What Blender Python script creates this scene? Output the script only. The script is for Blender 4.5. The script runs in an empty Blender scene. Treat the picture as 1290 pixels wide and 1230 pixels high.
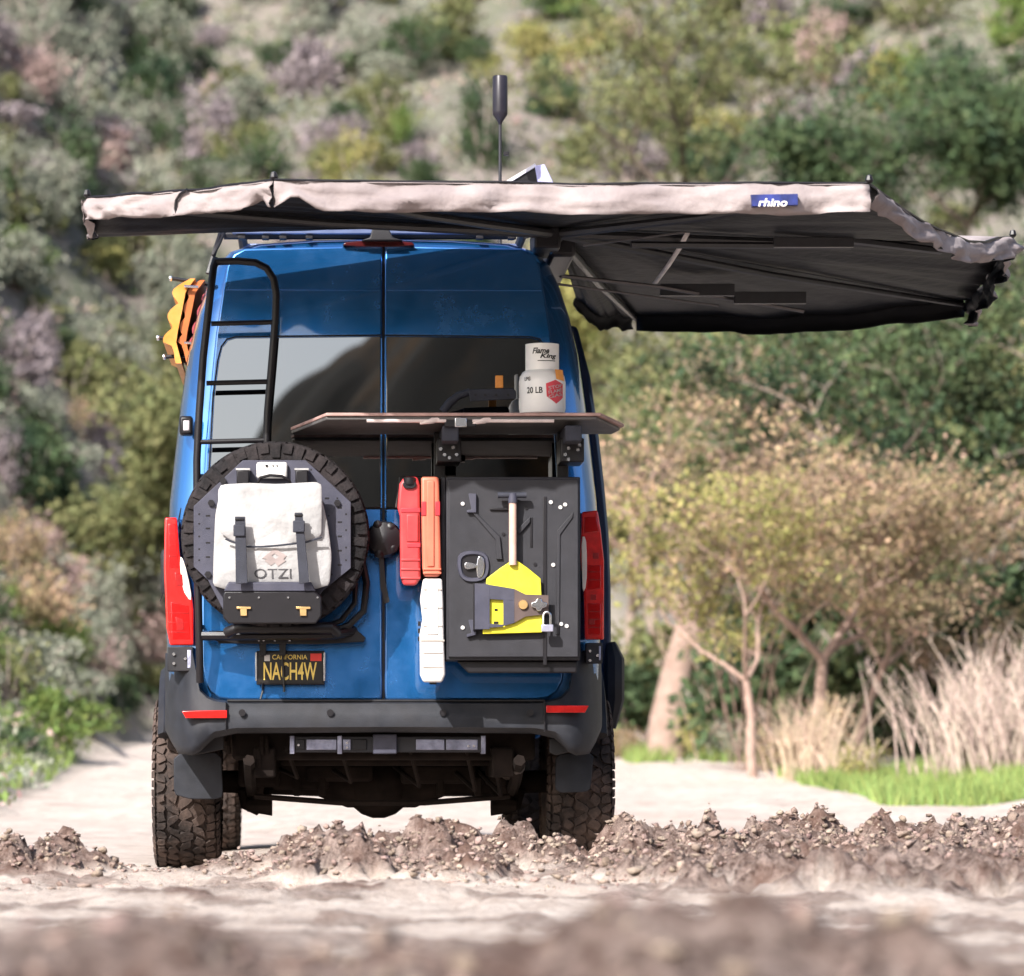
import bpy, bmesh, math, random
import numpy as np
from mathutils import Vector, Matrix

# ------------------------------------------------------------------ camera, sky, sun, exposure
C = bpy.context.scene.collection
sc = bpy.context.scene
FOC = 5060.0; CX, CY, CZ = -0.32, -18.4, 0.5; VX, VY = 396.0, 958.0
cam_d = bpy.data.cameras.new('camera'); cam = bpy.data.objects.new('camera', cam_d); C.objects.link(cam)
cam.location = (CX, CY, CZ); cam.rotation_euler = (math.radians(90), 0, 0)
cam_d.sensor_width = 36; cam_d.sensor_fit = 'HORIZONTAL'; cam_d.lens = FOC / 1290 * 36
cam_d.shift_x = (645 - VX) / 1290; cam_d.shift_y = (VY - 615) / 1290
cam_d.clip_start = 0.1; cam_d.clip_end = 2000
cam_d.dof.use_dof = True; cam_d.dof.focus_distance = 18.3; cam_d.dof.aperture_fstop = 2.8
sc.camera = cam
SUN_EL, SUN_AZ = math.radians(37), math.radians(32)      # azimuth: degrees left of straight behind the camera
sun_dir = Vector((-math.sin(SUN_AZ) * math.cos(SUN_EL), -math.cos(SUN_AZ) * math.cos(SUN_EL), math.sin(SUN_EL)))
world = bpy.data.worlds.new("World"); sc.world = world; world.use_nodes = True
wn = world.node_tree; bg = wn.nodes['Background']
sky = wn.nodes.new('ShaderNodeTexSky'); sky.sky_type = 'NISHITA'; sky.sun_disc = False
sky.sun_elevation = SUN_EL; sky.sun_rotation = math.atan2(sun_dir.x, sun_dir.y)
sky.air_density = 1.0; sky.dust_density = 2.5; sky.ozone_density = 1.0
wn.links.new(sky.outputs[0], bg.inputs[0]); bg.inputs[1].default_value = 0.12
sl = bpy.data.lights.new('sun', 'SUN'); sl.energy = 4.2; sl.angle = math.radians(0.6); sl.color = (1.0, 0.96, 0.92)
so = bpy.data.objects.new('sun', sl); C.objects.link(so); so.location = (-10, -20, 20)
so.rotation_euler = sun_dir.to_track_quat('Z', 'Y').to_euler()
sc.view_settings.view_transform = 'Standard'; sc.view_settings.look = 'None'
sc.view_settings.exposure = 1.10; sc.view_settings.gamma = 1.0
sc.cycles.max_bounces = 6; sc.cycles.transparent_max_bounces = 6
sc.cycles.use_denoising = True
rnd = random.Random(7); rng = np.random.default_rng(7)

# ------------------------------------------------------------------ helpers
def pp(px, py, Y):
    """place of a photo pixel on the plane Y metres ahead of the van's tail"""
    D = Y - CY
    return Vector((CX + (px - VX) / FOC * D, Y, CZ + (VY - py) / FOC * D))
def yr(z): return 0.045 * (z - 0.75)            # the tail of the van leans forward a little
def rear(px, py, off=0.0):
    z = pp(px, py, 0).z
    return pp(px, py, yr(z) - off)

MATS = {}
def mat(name, col, rough=0.6, metal=0.0, coat=0.0, var=0.12, scale=14.0, bump=0.0, bscale=60.0, dust=0.0, dustcol=(0.42, 0.33, 0.26),
        spec=0.5, ior=1.5, col2=None, flake=0.0, trans=0.0, island=0.0, randobj=0.0, sheen=0.0):
    if name in MATS: return MATS[name]
    m = bpy.data.materials.new(name); m.use_nodes = True; nt = m.node_tree; N = nt.nodes; L = nt.links
    b = N['Principled BSDF']; b.inputs['Roughness'].default_value = rough; b.inputs['Metallic'].default_value = metal
    b.inputs['Coat Weight'].default_value = coat; b.inputs['Coat Roughness'].default_value = 0.04; b.inputs['Coat IOR'].default_value = 1.5 if coat < 1 or not name.startswith('blue') else 1.85
    b.inputs['Specular IOR Level'].default_value = spec; b.inputs['IOR'].default_value = ior
    if sheen: b.inputs['Sheen Weight'].default_value = sheen
    tc = N.new('ShaderNodeTexCoord')
    nz = N.new('ShaderNodeTexNoise'); nz.inputs['Scale'].default_value = scale; nz.inputs['Detail'].default_value = 6
    L.new(tc.outputs['Object'], nz.inputs['Vector'])
    mx = N.new('ShaderNodeMix'); mx.data_type = 'RGBA'
    c2 = col2 if col2 else tuple(min(1, c * (1 + 2 * var)) for c in col)
    c1 = col if col2 else tuple(c * (1 - 1.4 * var) for c in col)
    mx.inputs[6].default_value = (*c1, 1); mx.inputs[7].default_value = (*c2, 1)
    mr = N.new('ShaderNodeMapRange'); mr.inputs[1].default_value = 0.3; mr.inputs[2].default_value = 0.7
    L.new(nz.outputs[0], mr.inputs[0]); L.new(mr.outputs[0], mx.inputs[0])
    out = mx.outputs[2]
    if island or randobj:
        hsv = N.new('ShaderNodeHueSaturation')
        if island:
            g = N.new('ShaderNodeNewGeometry'); src = g.outputs['Random Per Island']
        else:
            g = N.new('ShaderNodeObjectInfo'); src = g.outputs['Random']
        m1 = N.new('ShaderNodeMapRange'); m1.inputs[3].default_value = 1 - (island or randobj); m1.inputs[4].default_value = 1 + (island or randobj) * 1.3
        L.new(src, m1.inputs[0]); L.new(m1.outputs[0], hsv.inputs['Value'])
        m2 = N.new('ShaderNodeMath'); m2.operation = 'MULTIPLY_ADD'; m2.inputs[1].default_value = 0.05; m2.inputs[2].default_value = 0.475
        w = N.new('ShaderNodeMath'); w.operation = 'FRACT'; w2 = N.new('ShaderNodeMath'); w2.operation = 'MULTIPLY'; w2.inputs[1].default_value = 17.3
        L.new(src, w2.inputs[0]); L.new(w2.outputs[0], w.inputs[0]); L.new(w.outputs[0], m2.inputs[0]); L.new(m2.outputs[0], hsv.inputs['Hue'])
        L.new(out, hsv.inputs['Color']); out = hsv.outputs[0]
    if dust:
        n2 = N.new('ShaderNodeTexNoise'); n2.inputs['Scale'].default_value = 5.0; n2.inputs['Detail'].default_value = 9; n2.inputs['Roughness'].default_value = 0.7
        L.new(tc.outputs['Object'], n2.inputs['Vector'])
        r2 = N.new('ShaderNodeMapRange'); r2.inputs[1].default_value = 0.42; r2.inputs[2].default_value = 0.78; r2.inputs[4].default_value = dust
        L.new(n2.outputs[0], r2.inputs[0])
        m3 = N.new('ShaderNodeMix'); m3.data_type = 'RGBA'; m3.inputs[7].default_value = (*dustcol, 1)
        L.new(r2.outputs[0], m3.inputs[0]); L.new(out, m3.inputs[6]); out = m3.outputs[2]
        r3 = N.new('ShaderNodeMapRange'); r3.inputs[3].default_value = rough; r3.inputs[4].default_value = 0.85; L.new(r2.outputs[0], r3.inputs[0]); L.new(r3.outputs[0], b.inputs['Roughness'])
        if coat:
            r4 = N.new('ShaderNodeMapRange'); r4.inputs[2].default_value = 0.6; r4.inputs[3].default_value = coat; r4.inputs[4].default_value = 0.0; L.new(r2.outputs[0], r4.inputs[0]); L.new(r4.outputs[0], b.inputs['Coat Weight'])
    L.new(out, b.inputs['Base Color'])
    if bump:
        n3 = N.new('ShaderNodeTexNoise'); n3.inputs['Scale'].default_value = bscale; n3.inputs['Detail'].default_value = 5
        L.new(tc.outputs['Object'], n3.inputs['Vector'])
        bp = N.new('ShaderNodeBump'); bp.inputs['Strength'].default_value = bump; bp.inputs['Distance'].default_value = 0.01
        L.new(n3.outputs[0], bp.inputs['Height']); L.new(bp.outputs[0], b.inputs['Normal'])
    if trans:
        tb = N.new('ShaderNodeBsdfTranslucent'); L.new(out, tb.inputs[0]); ms = N.new('ShaderNodeMixShader'); ms.inputs[0].default_value = trans
        L.new(b.outputs[0], ms.inputs[1]); L.new(tb.outputs[0], ms.inputs[2]); L.new(ms.outputs[0], N['Material Output'].inputs[0])
    MATS[name] = m
    return m

def tag(o, label=None, cat=None, group=None, kind=None):
    if label: o['label'] = label
    if cat: o['category'] = cat
    if group: o['group'] = group
    if kind: o['kind'] = kind
    return o
def empty(name, loc, label=None, cat=None, group=None):
    o = bpy.data.objects.new(name, None); C.objects.link(o); o.location = loc; o.empty_display_size = 0.2
    return tag(o, label, cat, group)
def world_loc(o):
    v = Vector(o.location)
    while o.parent: o = o.parent; v = v + Vector(o.location)
    return v
def link(name, me, m=None, parent=None, kind=None, label=None):
    """mesh vertices are in world metres; the parent chain is only translated"""
    o = bpy.data.objects.new(name, me); C.objects.link(o)
    if m is not None:
        for k in (m if isinstance(m, (list, tuple)) else [m]): me.materials.append(k)
    if parent is not None:
        o.parent = parent; o.location = -world_loc(parent)
    if kind: o['kind'] = kind
    if label: o['label'] = label
    return o

class MB:
    def __init__(s): s.bm = bmesh.new()
    def poly(s, vs): return s.bm.faces.new([s.bm.verts.new(v) for v in vs])
    def box(s, a, b):
        x0, y0, z0 = (min(a[i], b[i]) for i in range(3)); x1, y1, z1 = (max(a[i], b[i]) for i in range(3))
        v = [s.bm.verts.new(p) for p in ((x0,y0,z0),(x1,y0,z0),(x1,y1,z0),(x0,y1,z0),(x0,y0,z1),(x1,y0,z1),(x1,y1,z1),(x0,y1,z1))]
        for f in ((0,3,2,1),(4,5,6,7),(0,1,5,4),(1,2,6,5),(2,3,7,6),(3,0,4,7)): s.bm.faces.new([v[i] for i in f])
        return s
    def prism(s, front, back):
        a = [s.bm.verts.new(p) for p in front]; b = [s.bm.verts.new(p) for p in back]; n = len(a)
        s.bm.faces.new(a); s.bm.faces.new(b[::-1])
        for i in range(n): s.bm.faces.new((a[i], b[i], b[(i+1) % n], a[(i+1) % n]))
        return s
    def tube(s, pts, r, n=8, cap=True):
        pts = [Vector(p) for p in pts]; rs = r if isinstance(r, (list, tuple)) else [r] * len(pts)
        rings = []; up = None
        for i, p in enumerate(pts):
            t = (pts[min(i+1, len(pts)-1)] - pts[max(i-1, 0)]).normalized()
            if up is None: up = t.orthogonal().normalized()
            up = (up - t * up.dot(t)); up = up.normalized() if up.length > 1e-6 else t.orthogonal().normalized()
            sd = t.cross(up)
            rings.append([s.bm.verts.new(p + (up * math.cos(a) + sd * math.sin(a)) * rs[i]) for a in (2 * math.pi * k / n for k in range(n))])
        for i in range(len(rings) - 1):
            for k in range(n): s.bm.faces.new((rings[i][k], rings[i][(k+1) % n], rings[i+1][(k+1) % n], rings[i+1][k]))
        if cap: s.bm.faces.new(rings[0][::-1]); s.bm.faces.new(rings[-1])
        return s
    def lathe(s, prof, c, axis='Z', n=24, cap=True):
        rings = []
        for (r, h) in prof:
            ring = []
            for k in range(n):
                a = 2 * math.pi * k / n; u, v = r * math.cos(a), r * math.sin(a)
                d = {'Z': (u, v, h), 'X': (h, u, v), 'Y': (u, h, v)}[axis]
                ring.append(s.bm.verts.new((c[0] + d[0], c[1] + d[1], c[2] + d[2])))
            rings.append(ring)
        for i in range(len(rings) - 1):
            for k in range(n): s.bm.faces.new((rings[i][k], rings[i][(k+1) % n], rings[i+1][(k+1) % n], rings[i+1][k]))
        if cap: s.bm.faces.new(rings[0][::-1]); s.bm.faces.new(rings[-1])
        return s
    def grid(s, rows, close=False):
        vs = [[s.bm.verts.new(p) for p in row] for row in rows]
        for i in range(len(vs) - 1):
            m = len(vs[i])
            for k in range(m if close else m - 1): s.bm.faces.new((vs[i][k], vs[i][(k+1) % m], vs[i+1][(k+1) % m], vs[i+1][k]))
        return s
    def build(s, name, m=None, parent=None, bevel=0.0, seg=2, smooth=40, kind=None, label=None):
        bmesh.ops.recalc_face_normals(s.bm, faces=s.bm.faces)
        me = bpy.data.meshes.new(name); s.bm.to_mesh(me); s.bm.free()
        if smooth:
            me.polygons.foreach_set('use_smooth', [True] * len(me.polygons)); me.set_sharp_from_angle(angle=math.radians(smooth))
        o = link(name, me, m, parent, kind, label)
        if bevel:
            b = o.modifiers.new('bevel', 'BEVEL'); b.width = bevel; b.segments = seg; b.limit_method = 'ANGLE'; b.angle_limit = math.radians(35); b.harden_normals = False
        return o

def smoothpoly(pts, it=1, keep=0.25):
    for _ in range(it):
        q = []
        for i in range(len(pts)):
            a, b = pts[i], pts[(i+1) % len(pts)]
            q += [tuple(a[k] * (1 - keep) + b[k] * keep for k in range(2)), tuple(a[k] * keep + b[k] * (1 - keep) for k in range(2))]
        pts = q
    return pts
def plate(name, pts, off, th, m, parent, bevel=0.0, rnd_=0, seg=2, kind=None, label=None, tail=True, keep=0.25):
    """solid of an outline on the van's tail: front at `off` metres behind the doors, th deep"""
    if rnd_: pts = smoothpoly(pts, rnd_, keep)
    f = rear if tail else (lambda x, y, o_: pp(x, y, -o_))
    fr = [f(x, y, off) for x, y in pts]
    return MB().prism(fr, [p + Vector((0, th, 0)) for p in fr]).build(name, m, parent, bevel, seg, kind=kind, label=label)
def rect(x0, y0, x1, y1): return [(x0, y0), (x1, y0), (x1, y1), (x0, y1)]
def pbox(name, x0, y0, x1, y1, Y0, Y1, m, parent, bevel=0.004, label=None, kind=None):
    """box whose near face spans those photo pixels at depth Y0, reaching back to Y1"""
    a, b = pp(x0, y0, Y0), pp(x1, y1, Y0)
    return MB().box((a.x, Y0, a.z), (b.x, Y1, b.z)).build(name, m, parent, bevel, label=label, kind=kind)
def text(name, s, x0, y0, x1, y1, Y, m, parent, shear=0.0, off=0.0, tail=False, flip=1, rot=None, depth=0.0015):
    cu = bpy.data.curves.new(name, 'FONT'); cu.body = s; cu.size = 1; cu.extrude = 0.02; cu.shear = shear; cu.offset = off; cu.resolution_u = 3
    t = bpy.data.objects.new('tmp', cu); C.objects.link(t)
    me = bpy.data.meshes.new_from_object(t.evaluated_get(bpy.context.evaluated_depsgraph_get()))
    bpy.data.objects.remove(t)
    co = np.zeros(len(me.vertices) * 3); me.vertices.foreach_get('co', co); co = co.reshape(-1, 3)
    mn, mxx = co.min(0), co.max(0); u = (co - mn) / np.maximum(mxx - mn, 1e-6)
    if rot:
        c, s_ = math.cos(rot), math.sin(rot); q = u[:, :2] - .5; asp = (y1 - y0) / (x1 - x0)
        qx = q[:, 0] * c - q[:, 1] * s_ * asp; qy = q[:, 0] * s_ / asp + q[:, 1] * c; u[:, 0] = qx + .5; u[:, 1] = qy + .5
    out = np.zeros_like(co)
    for i, (a, b, d) in enumerate(u):
        p = pp(x0 + a * (x1 - x0), y1 - b * (y1 - y0), Y); out[i] = (p.x, Y - d * depth, p.z)
    me.vertices.foreach_set('co', out.ravel()); me.update()
    return link(name, me, m, parent)

def np_mesh(name, verts, faces, nper=4, smooth=False):
    me = bpy.data.meshes.new(name); verts = np.asarray(verts, np.float32); faces = np.asarray(faces, np.int32)
    me.vertices.add(len(verts)); me.vertices.foreach_set('co', verts.ravel())
    me.loops.add(faces.size); me.loops.foreach_set('vertex_index', faces.ravel())
    me.polygons.add(len(faces)); me.polygons.foreach_set('loop_start', np.arange(0, faces.size, nper, dtype=np.int32))
    if smooth: me.polygons.foreach_set('use_smooth', np.ones(len(faces), bool))
    me.update(calc_edges=True); me.validate()
    return me

# vectorised value noise
_tab = np.random.default_rng(3).random((256, 256))
def vnoise(x, y, seed=0):
    x = np.asarray(x, float) + seed * 17.13; y = np.asarray(y, float) + seed * 9.71
    xi = np.floor(x).astype(int); yi = np.floor(y).astype(int); fx = x - xi; fy = y - yi
    fx = fx * fx * (3 - 2 * fx); fy = fy * fy * (3 - 2 * fy)
    g = lambda a, b: _tab[a & 255, b & 255]
    return (g(xi, yi) * (1 - fx) + g(xi+1, yi) * fx) * (1 - fy) + (g(xi, yi+1) * (1 - fx) + g(xi+1, yi+1) * fx) * fy
def fbm(x, y, o=4, seed=0, gain=0.5):
    t = 0; a = 1; n = 0
    for k in range(o): t = t + a * (vnoise(x * 2**k, y * 2**k, seed + k * 3) - .5); n += a; a *= gain
    return t / n * 2
def sstep(a, b, x): t = np.clip((np.asarray(x, float) - a) / (b - a), 0, 1); return t * t * (3 - 2 * t)

# ------------------------------------------------------------------ the ground: one sheet
def gx(px, D): return CX + (px - VX) / FOC * D
MOUNDS = [  # pixel x, distance D, height, radius across, radius along
    (405, 16.7, .175, .20, .26), (455, 16.9, .14, .14, .2), (330, 16.9, .07, .2, .2), (425, 16.0, .165, .20, .28), (470, 16.2, .07, .12, .2),
    (560, 16.4, .175, .17, .30), (590, 16.1, .12, .15, .25), (540, 15.8, .05, .2, .3),
    (640, 17.3, .17, .15, .25), (610, 17.6, .08, .12, .2), (700, 17.2, .12, .16, .3),
    (800, 17.8, .20, .13, .3), (860, 16.9, .17, .30, .45), (950, 16.6, .16, .28, .4), (1010, 17.4, .19, .3, .4), (1090, 16.8, .17, .35, .5), (1190, 17.2, .18, .35, .5), (1290, 17.2, .19, .35, .5), (1400, 17.0, .2, .5, .5),
    (900, 15.4, .10, .35, .5), (1000, 14.8, .09, .4, .5), (1130, 14.4, .10, .45, .5), (1240, 14.9, .13, .4, .5), (820, 15.6, .06, .3, .4), (700, 15.2, .04, .35, .4), (250, 14.2, .03, .4, .4), (480, 14.6, .035, .3, .4), (900, 16.0, .08, .4, .5), (1080, 15.6, .10, .5, .5), (1250, 15.6, .12, .5, .5),
    (20, 16.6, .10, .3, .3), (70, 16.9, .15, .10, .12), (-60, 16.6, .12, .3, .3), (230, 16.2, .035, .5, .2), (1270, 18.4, .2, .4, .4)]
def terrain(x, y):
    x = np.asarray(x, float); y = np.asarray(y, float); x, y = np.broadcast_arrays(x, y)
    D = y - CY
    z = 0.023 * np.maximum(0, y - 6) * (1 - .6 * sstep(50, 90, y))
    z = z + fbm(x * .5, y * .25, 3, 1) * .05 * sstep(5, 14, y)
    hill = .46 * np.maximum(0, y - 50) + fbm(x * .05, y * .05, 3, 5) * 3.2 * sstep(50, 75, y) + fbm(x * .3, y * .3, 3, 9) * .6 * sstep(48, 60, y)
    z = z + hill
    toe = 2.75 + np.maximum(0, 16 - y) * .25 + np.maximum(0, y - 40) * .05
    s = np.maximum(0, -x - toe + fbm(y * .2, x * 0 + 2, 2, 4) * .5)
    left = np.minimum(s, 7) * 1.25 + np.clip(s - 7, 0, 12) * .35
    z = z + left * (.35 * sstep(9, 16, y) + .65 * sstep(18, 40, y)) + fbm(x * .6, y * .6, 3, 12) * .35 * np.clip(s, 0, 1) * sstep(9, 16, y)
    r = np.maximum(0, x - np.where(y > 24, 4.9 - np.minimum((y - 24) * .06, .8), 4.9) - fbm(y * .2, x * 0 + 8, 2, 6) * .5)
    z = z + (np.minimum(r, 1.0) * .18 + np.maximum(0, r - 5) * .25) * sstep(-10, 8, y)
    # behind the camera: a spur whose crest falls to one side
    back = np.clip(13.5 + x * 1.0 + fbm(x * .2, y * .2, 3, 31) * 3, 0, 26) * sstep(-38, -62, y)
    z = z + back
    # loose earth on the track
    near = sstep(1.7, -.3, y) * sstep(-18, -14, y)
    zm = np.zeros_like(z)
    for (px, Dm, h, rx, ry) in MOUNDS:
        mx = gx(px, Dm); my = Dm + CY
        q = ((x - mx) / (rx * 1.3)) ** 2 + ((y - my) / ry) ** 2
        zm = np.maximum(zm, h * .98 * np.exp(-q ** 1.3 * .8))
    z = z + zm
    m = (sstep(.02, .07, z) * near) * (np.abs(x) < 8)
    rough = fbm(x * 7, y * 7, 4, 21, .6); big = fbm(x * 2.2, y * 2.2, 3, 22)
    ridged = 1 - np.abs(fbm(x * 11, y * 11, 3, 23, .6)) * 2
    z = z + m * (rough * .11 + (ridged - .5) * .06 + fbm(x * 24, y * 24, 2, 26) * .03)
    z = z + near * (rough * .026 + big * .02 + np.abs(fbm(x * 15, y * 9, 3, 27)) * .022)
    # nearest ridge of clods, far out of focus
    fr = np.exp(-((D - 5.9 - fbm(x * 1.2, x * 0 + 5, 2, 41) * .5) / .75) ** 2)
    z = z + fr * (.175 + fbm(x * 2.6, y * 2.0, 3, 43) * .12 + fbm(x * 9, y * 9, 3, 44) * .055)
    z = z + fbm(x * 1.6, y * .7, 3, 46) * .05 * sstep(5, 9, y) * (1 - sstep(42, 50, y))
    # ruts where the wheels stand
    for wx in (-.925, .935):
        z = z - .02 * np.exp(-((x - wx) / .2) ** 2) * sstep(-1.5, .5, y) * (1 - sstep(8, 20, y))
    return z
def T(x, y): return float(terrain(np.array([x]), np.array([y]))[0])

def axis(parts):
    out = []
    for a, b, n in parts: out += list(np.linspace(a, b, n, endpoint=False))
    return np.array(out + [parts[-1][1]])
xs = axis([(-260, -40, 22), (-40, -10, 40), (-10, -3.0, 50), (-3.0, 4.2, 320), (4.2, 12, 60), (12, 40, 40), (40, 260, 22)])
ys = axis([(-200, -70, 26), (-70, -15, 60), (-15, -11, 130), (-11, -4, 90), (-4, .8, 230), (.8, 6, 60), (6, 50, 110), (50, 130, 110), (130, 320, 30)])
XX, YY = np.meshgrid(xs, ys); ZZ = terrain(XX, YY)
nx, ny = len(xs), len(ys)
idx = np.arange(nx * ny).reshape(ny, nx)
fc = np.stack([idx[:-1, :-1], idx[:-1, 1:], idx[1:, 1:], idx[1:, :-1]], -1).reshape(-1, 4)
def ground_mat():
    m = bpy.data.materials.new('dry_earth'); m.use_nodes = True; nt = m.node_tree; N = nt.nodes; L = nt.links; b = N['Principled BSDF']
    b.inputs['Roughness'].default_value = 0.95; b.inputs['Specular IOR Level'].default_value = .15
    tc = N.new('ShaderNodeTexCoord')
    def nz(s, d=6, r=.6):
        n = N.new('ShaderNodeTexNoise'); n.inputs['Scale'].default_value = s; n.inputs['Detail'].default_value = d; n.inputs['Roughness'].default_value = r
        L.new(tc.outputs['Object'], n.inputs['Vector']); return n.outputs[0]
    def ramp(src, a, b_, lo=0, hi=1):
        r = N.new('ShaderNodeMapRange'); r.inputs[1].default_value = a; r.inputs[2].default_value = b_; r.inputs[3].default_value = lo; r.inputs[4].default_value = hi
        L.new(src, r.inputs[0]); return r.outputs[0]
    def mix(f, a, b_):
        x = N.new('ShaderNodeMix'); x.data_type = 'RGBA'; L.new(f, x.inputs[0])
        for i, c in ((6, a), (7, b_)):
            if isinstance(c, tuple): x.inputs[i].default_value = (*c, 1)
            else: L.new(c, x.inputs[i])
        return x.outputs[2]
    pale = mix(ramp(nz(.7), .35, .65), (.66, .56, .49), (.76, .67, .60))
    pale = mix(ramp(nz(9, 8, .7), .45, .7), pale, (.46, .36, .30))
    pale = mix(ramp(nz(2.6, 9, .75), .50, .68), pale, (.47, .38, .325))
    clod = mix(ramp(nz(22, 9, .75), .40, .62), (.075, .048, .040), (.46, .36, .315))
    clod = mix(ramp(nz(3, 4), .4, .7), clod, (.19, .115, .09))
    at = N.new('ShaderNodeAttribute'); at.attribute_name = 'loose'
    col = mix(at.outputs['Fac'], pale, clod)
    hillc = mix(ramp(nz(.5, 6), .4, .62), (.26, .215, .205), (.13, .14, .095))
    hillc = mix(ramp(nz(3.1, 6), .4, .65), hillc, (.17, .165, .125))
    ah = N.new('ShaderNodeAttribute'); ah.attribute_name = 'slope_soil'
    col = mix(ah.outputs['Fac'], col, hillc)
    ab = N.new('ShaderNodeAttribute'); ab.attribute_name = 'reflected_dark_woods'
    col = mix(ab.outputs['Fac'], col, mix(ramp(nz(.5, 7), .50, .66), (.0025, .003, .002), (.075, .040, .012)))  # unseen woodland tone behind the camera, blackened so the windows mirror it dark
    L.new(col, b.inputs['Base Color'])
    bp = N.new('ShaderNodeBump'); bp.inputs['Strength'].default_value = 1.0; bp.inputs['Distance'].default_value = .035
    L.new(nz(35, 8, .75), bp.inputs['Height']); L.new(bp.outputs[0], b.inputs['Normal'])
    return m
gm = np_mesh('ground', np.stack([XX, YY, ZZ], -1).reshape(-1, 3), fc, smooth=True)
near = sstep(1.7, -.3, YY) * (np.abs(XX) < 8)
loose = np.clip(sstep(.035, .10, ZZ + fbm(XX * 4, YY * 4, 3, 51) * .03) * near + sstep(-8, -10, YY) * 1.0 * sstep(.08, .2, ZZ) + sstep(.48, .66, fbm(XX * 3, YY * 3, 4, 52) + .5) * near * .7, 0, 1)
soil = np.clip(sstep(48, 56, YY) + sstep(-2.5, -3.2, XX) * sstep(3, 12, YY) + sstep(5.0, 6.2, XX) * sstep(-8, 3, YY) + sstep(-25, -40, YY), 0, 1)
for nm, arr in (('loose', loose), ('slope_soil', soil), ('reflected_dark_woods', sstep(-34, -42, YY))):
    a = gm.attributes.new(nm, 'FLOAT', 'POINT'); a.data.foreach_set('value', arr.ravel().astype(np.float32))
ground = link('ground', gm, ground_mat(), kind='structure'); ground['label'] = 'pale dry dirt track and hillside soil'

# loose clods: lumps of broken earth, one mass
def ico(sub):
    bm = bmesh.new(); bmesh.ops.create_icosphere(bm, subdivisions=sub, radius=1); v = np.array([x.co[:] for x in bm.verts]); f = np.array([[q.index for q in x.verts] for x in bm.faces]); bm.free(); return v, f
def lumps(name, pts, sizes, m, sub=1, kind='stuff', label=None, flat=.75):
    V, F = [], []; protos = []
    bv, bf = ico(sub)
    for k in range(14):
        w = bv * (1 + .34 * rng.standard_normal((len(bv), 1))) + rng.standard_normal(bv.shape) * .18; w = w * rng.uniform(.6, 1.3, 3); protos.append(w)
    n = 0
    for p, s in zip(pts, sizes):
        w = protos[rng.integers(14)]; a = rng.uniform(0, 6.28); c, t = math.cos(a), math.sin(a)
        q = np.stack([w[:, 0] * c - w[:, 1] * t, w[:, 0] * t + w[:, 1] * c, w[:, 2] * flat], -1) * s + p
        V.append(q); F.append(bf + n); n += len(q)
    me = np_mesh(name, np.concatenate(V), np.concatenate(F), 3)
    return link(name, me, m, kind=kind, label=label)
clod_m = mat('clod_earth', (.17, .12, .098), .95, col2=(.38, .295, .25), scale=4, bump=.9, bscale=110, island=.16, spec=.15)
P, S = [], []
cand_x = rng.uniform(-3.2, 4.6, 110000); cand_y = rng.uniform(-3.6, .9, 110000); cz = terrain(cand_x, cand_y)
w = sstep(.03, .10, cz) + .05
pick = rng.random(110000) < w * .5
size = .004 + .014 * rng.random(110000) ** 2.2 + .016 * (rng.random(110000) > .965) * rng.random(110000)
for x_, y_, z_, s_ in zip(cand_x[pick], cand_y[pick], cz[pick], size[pick]): P.append((x_, y_, z_ + s_ * .25)); S.append(s_)
lumps('dirt_clods', np.array(P), S, clod_m, 1, label='loose clods of dry brown earth churned up round the wheels')
cx_ = rng.uniform(-2.5, 3, 1600); cy_ = rng.uniform(-13.6, -11.6, 1600); cz = terrain(cx_, cy_)
s_ = .006 + .022 * rng.random(1600) ** 2.5
lumps('near_dirt_clods', np.stack([cx_, cy_, cz + s_ * .3], -1), s_, clod_m, 1, label='blurred lumps of brown earth on the ridge nearest the viewer')
# ------------------------------------------------------------------ vegetation
def leaf_quads(cent, size, aspect=.55, upright=0.0):
    n = len(cent); a = rng.standard_normal((n, 3)); a[:, 2] += upright; a /= np.linalg.norm(a, axis=1)[:, None]
    b = np.cross(a, rng.standard_normal((n, 3))); b /= np.linalg.norm(b, axis=1)[:, None]
    s = (np.asarray(size) * np.ones(n))[:, None]
    a = a * s; b = b * s * aspect
    v = np.stack([cent - a, cent + b * .9 - a * .1, cent + a, cent - b * .9 - a * .1], 1).reshape(-1, 3)
    return v, np.arange(n * 4).reshape(-1, 4)
def blob_points(n, c, r, clumps=10, spread=.34, shell=.75):
    """points gathered in clumps over the shell of an ellipsoid"""
    d = rng.standard_normal((clumps, 3)); d /= np.linalg.norm(d, axis=1)[:, None]
    cc = d * (shell * rng.uniform(.55, 1.05, (clumps, 1)))
    k = rng.integers(clumps, size=n)
    p = cc[k] + rng.standard_normal((n, 3)) * spread * rng.uniform(.6, 1.1, (clumps, 1))[k] * .55
    return np.asarray(c) + p * np.asarray(r)

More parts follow.
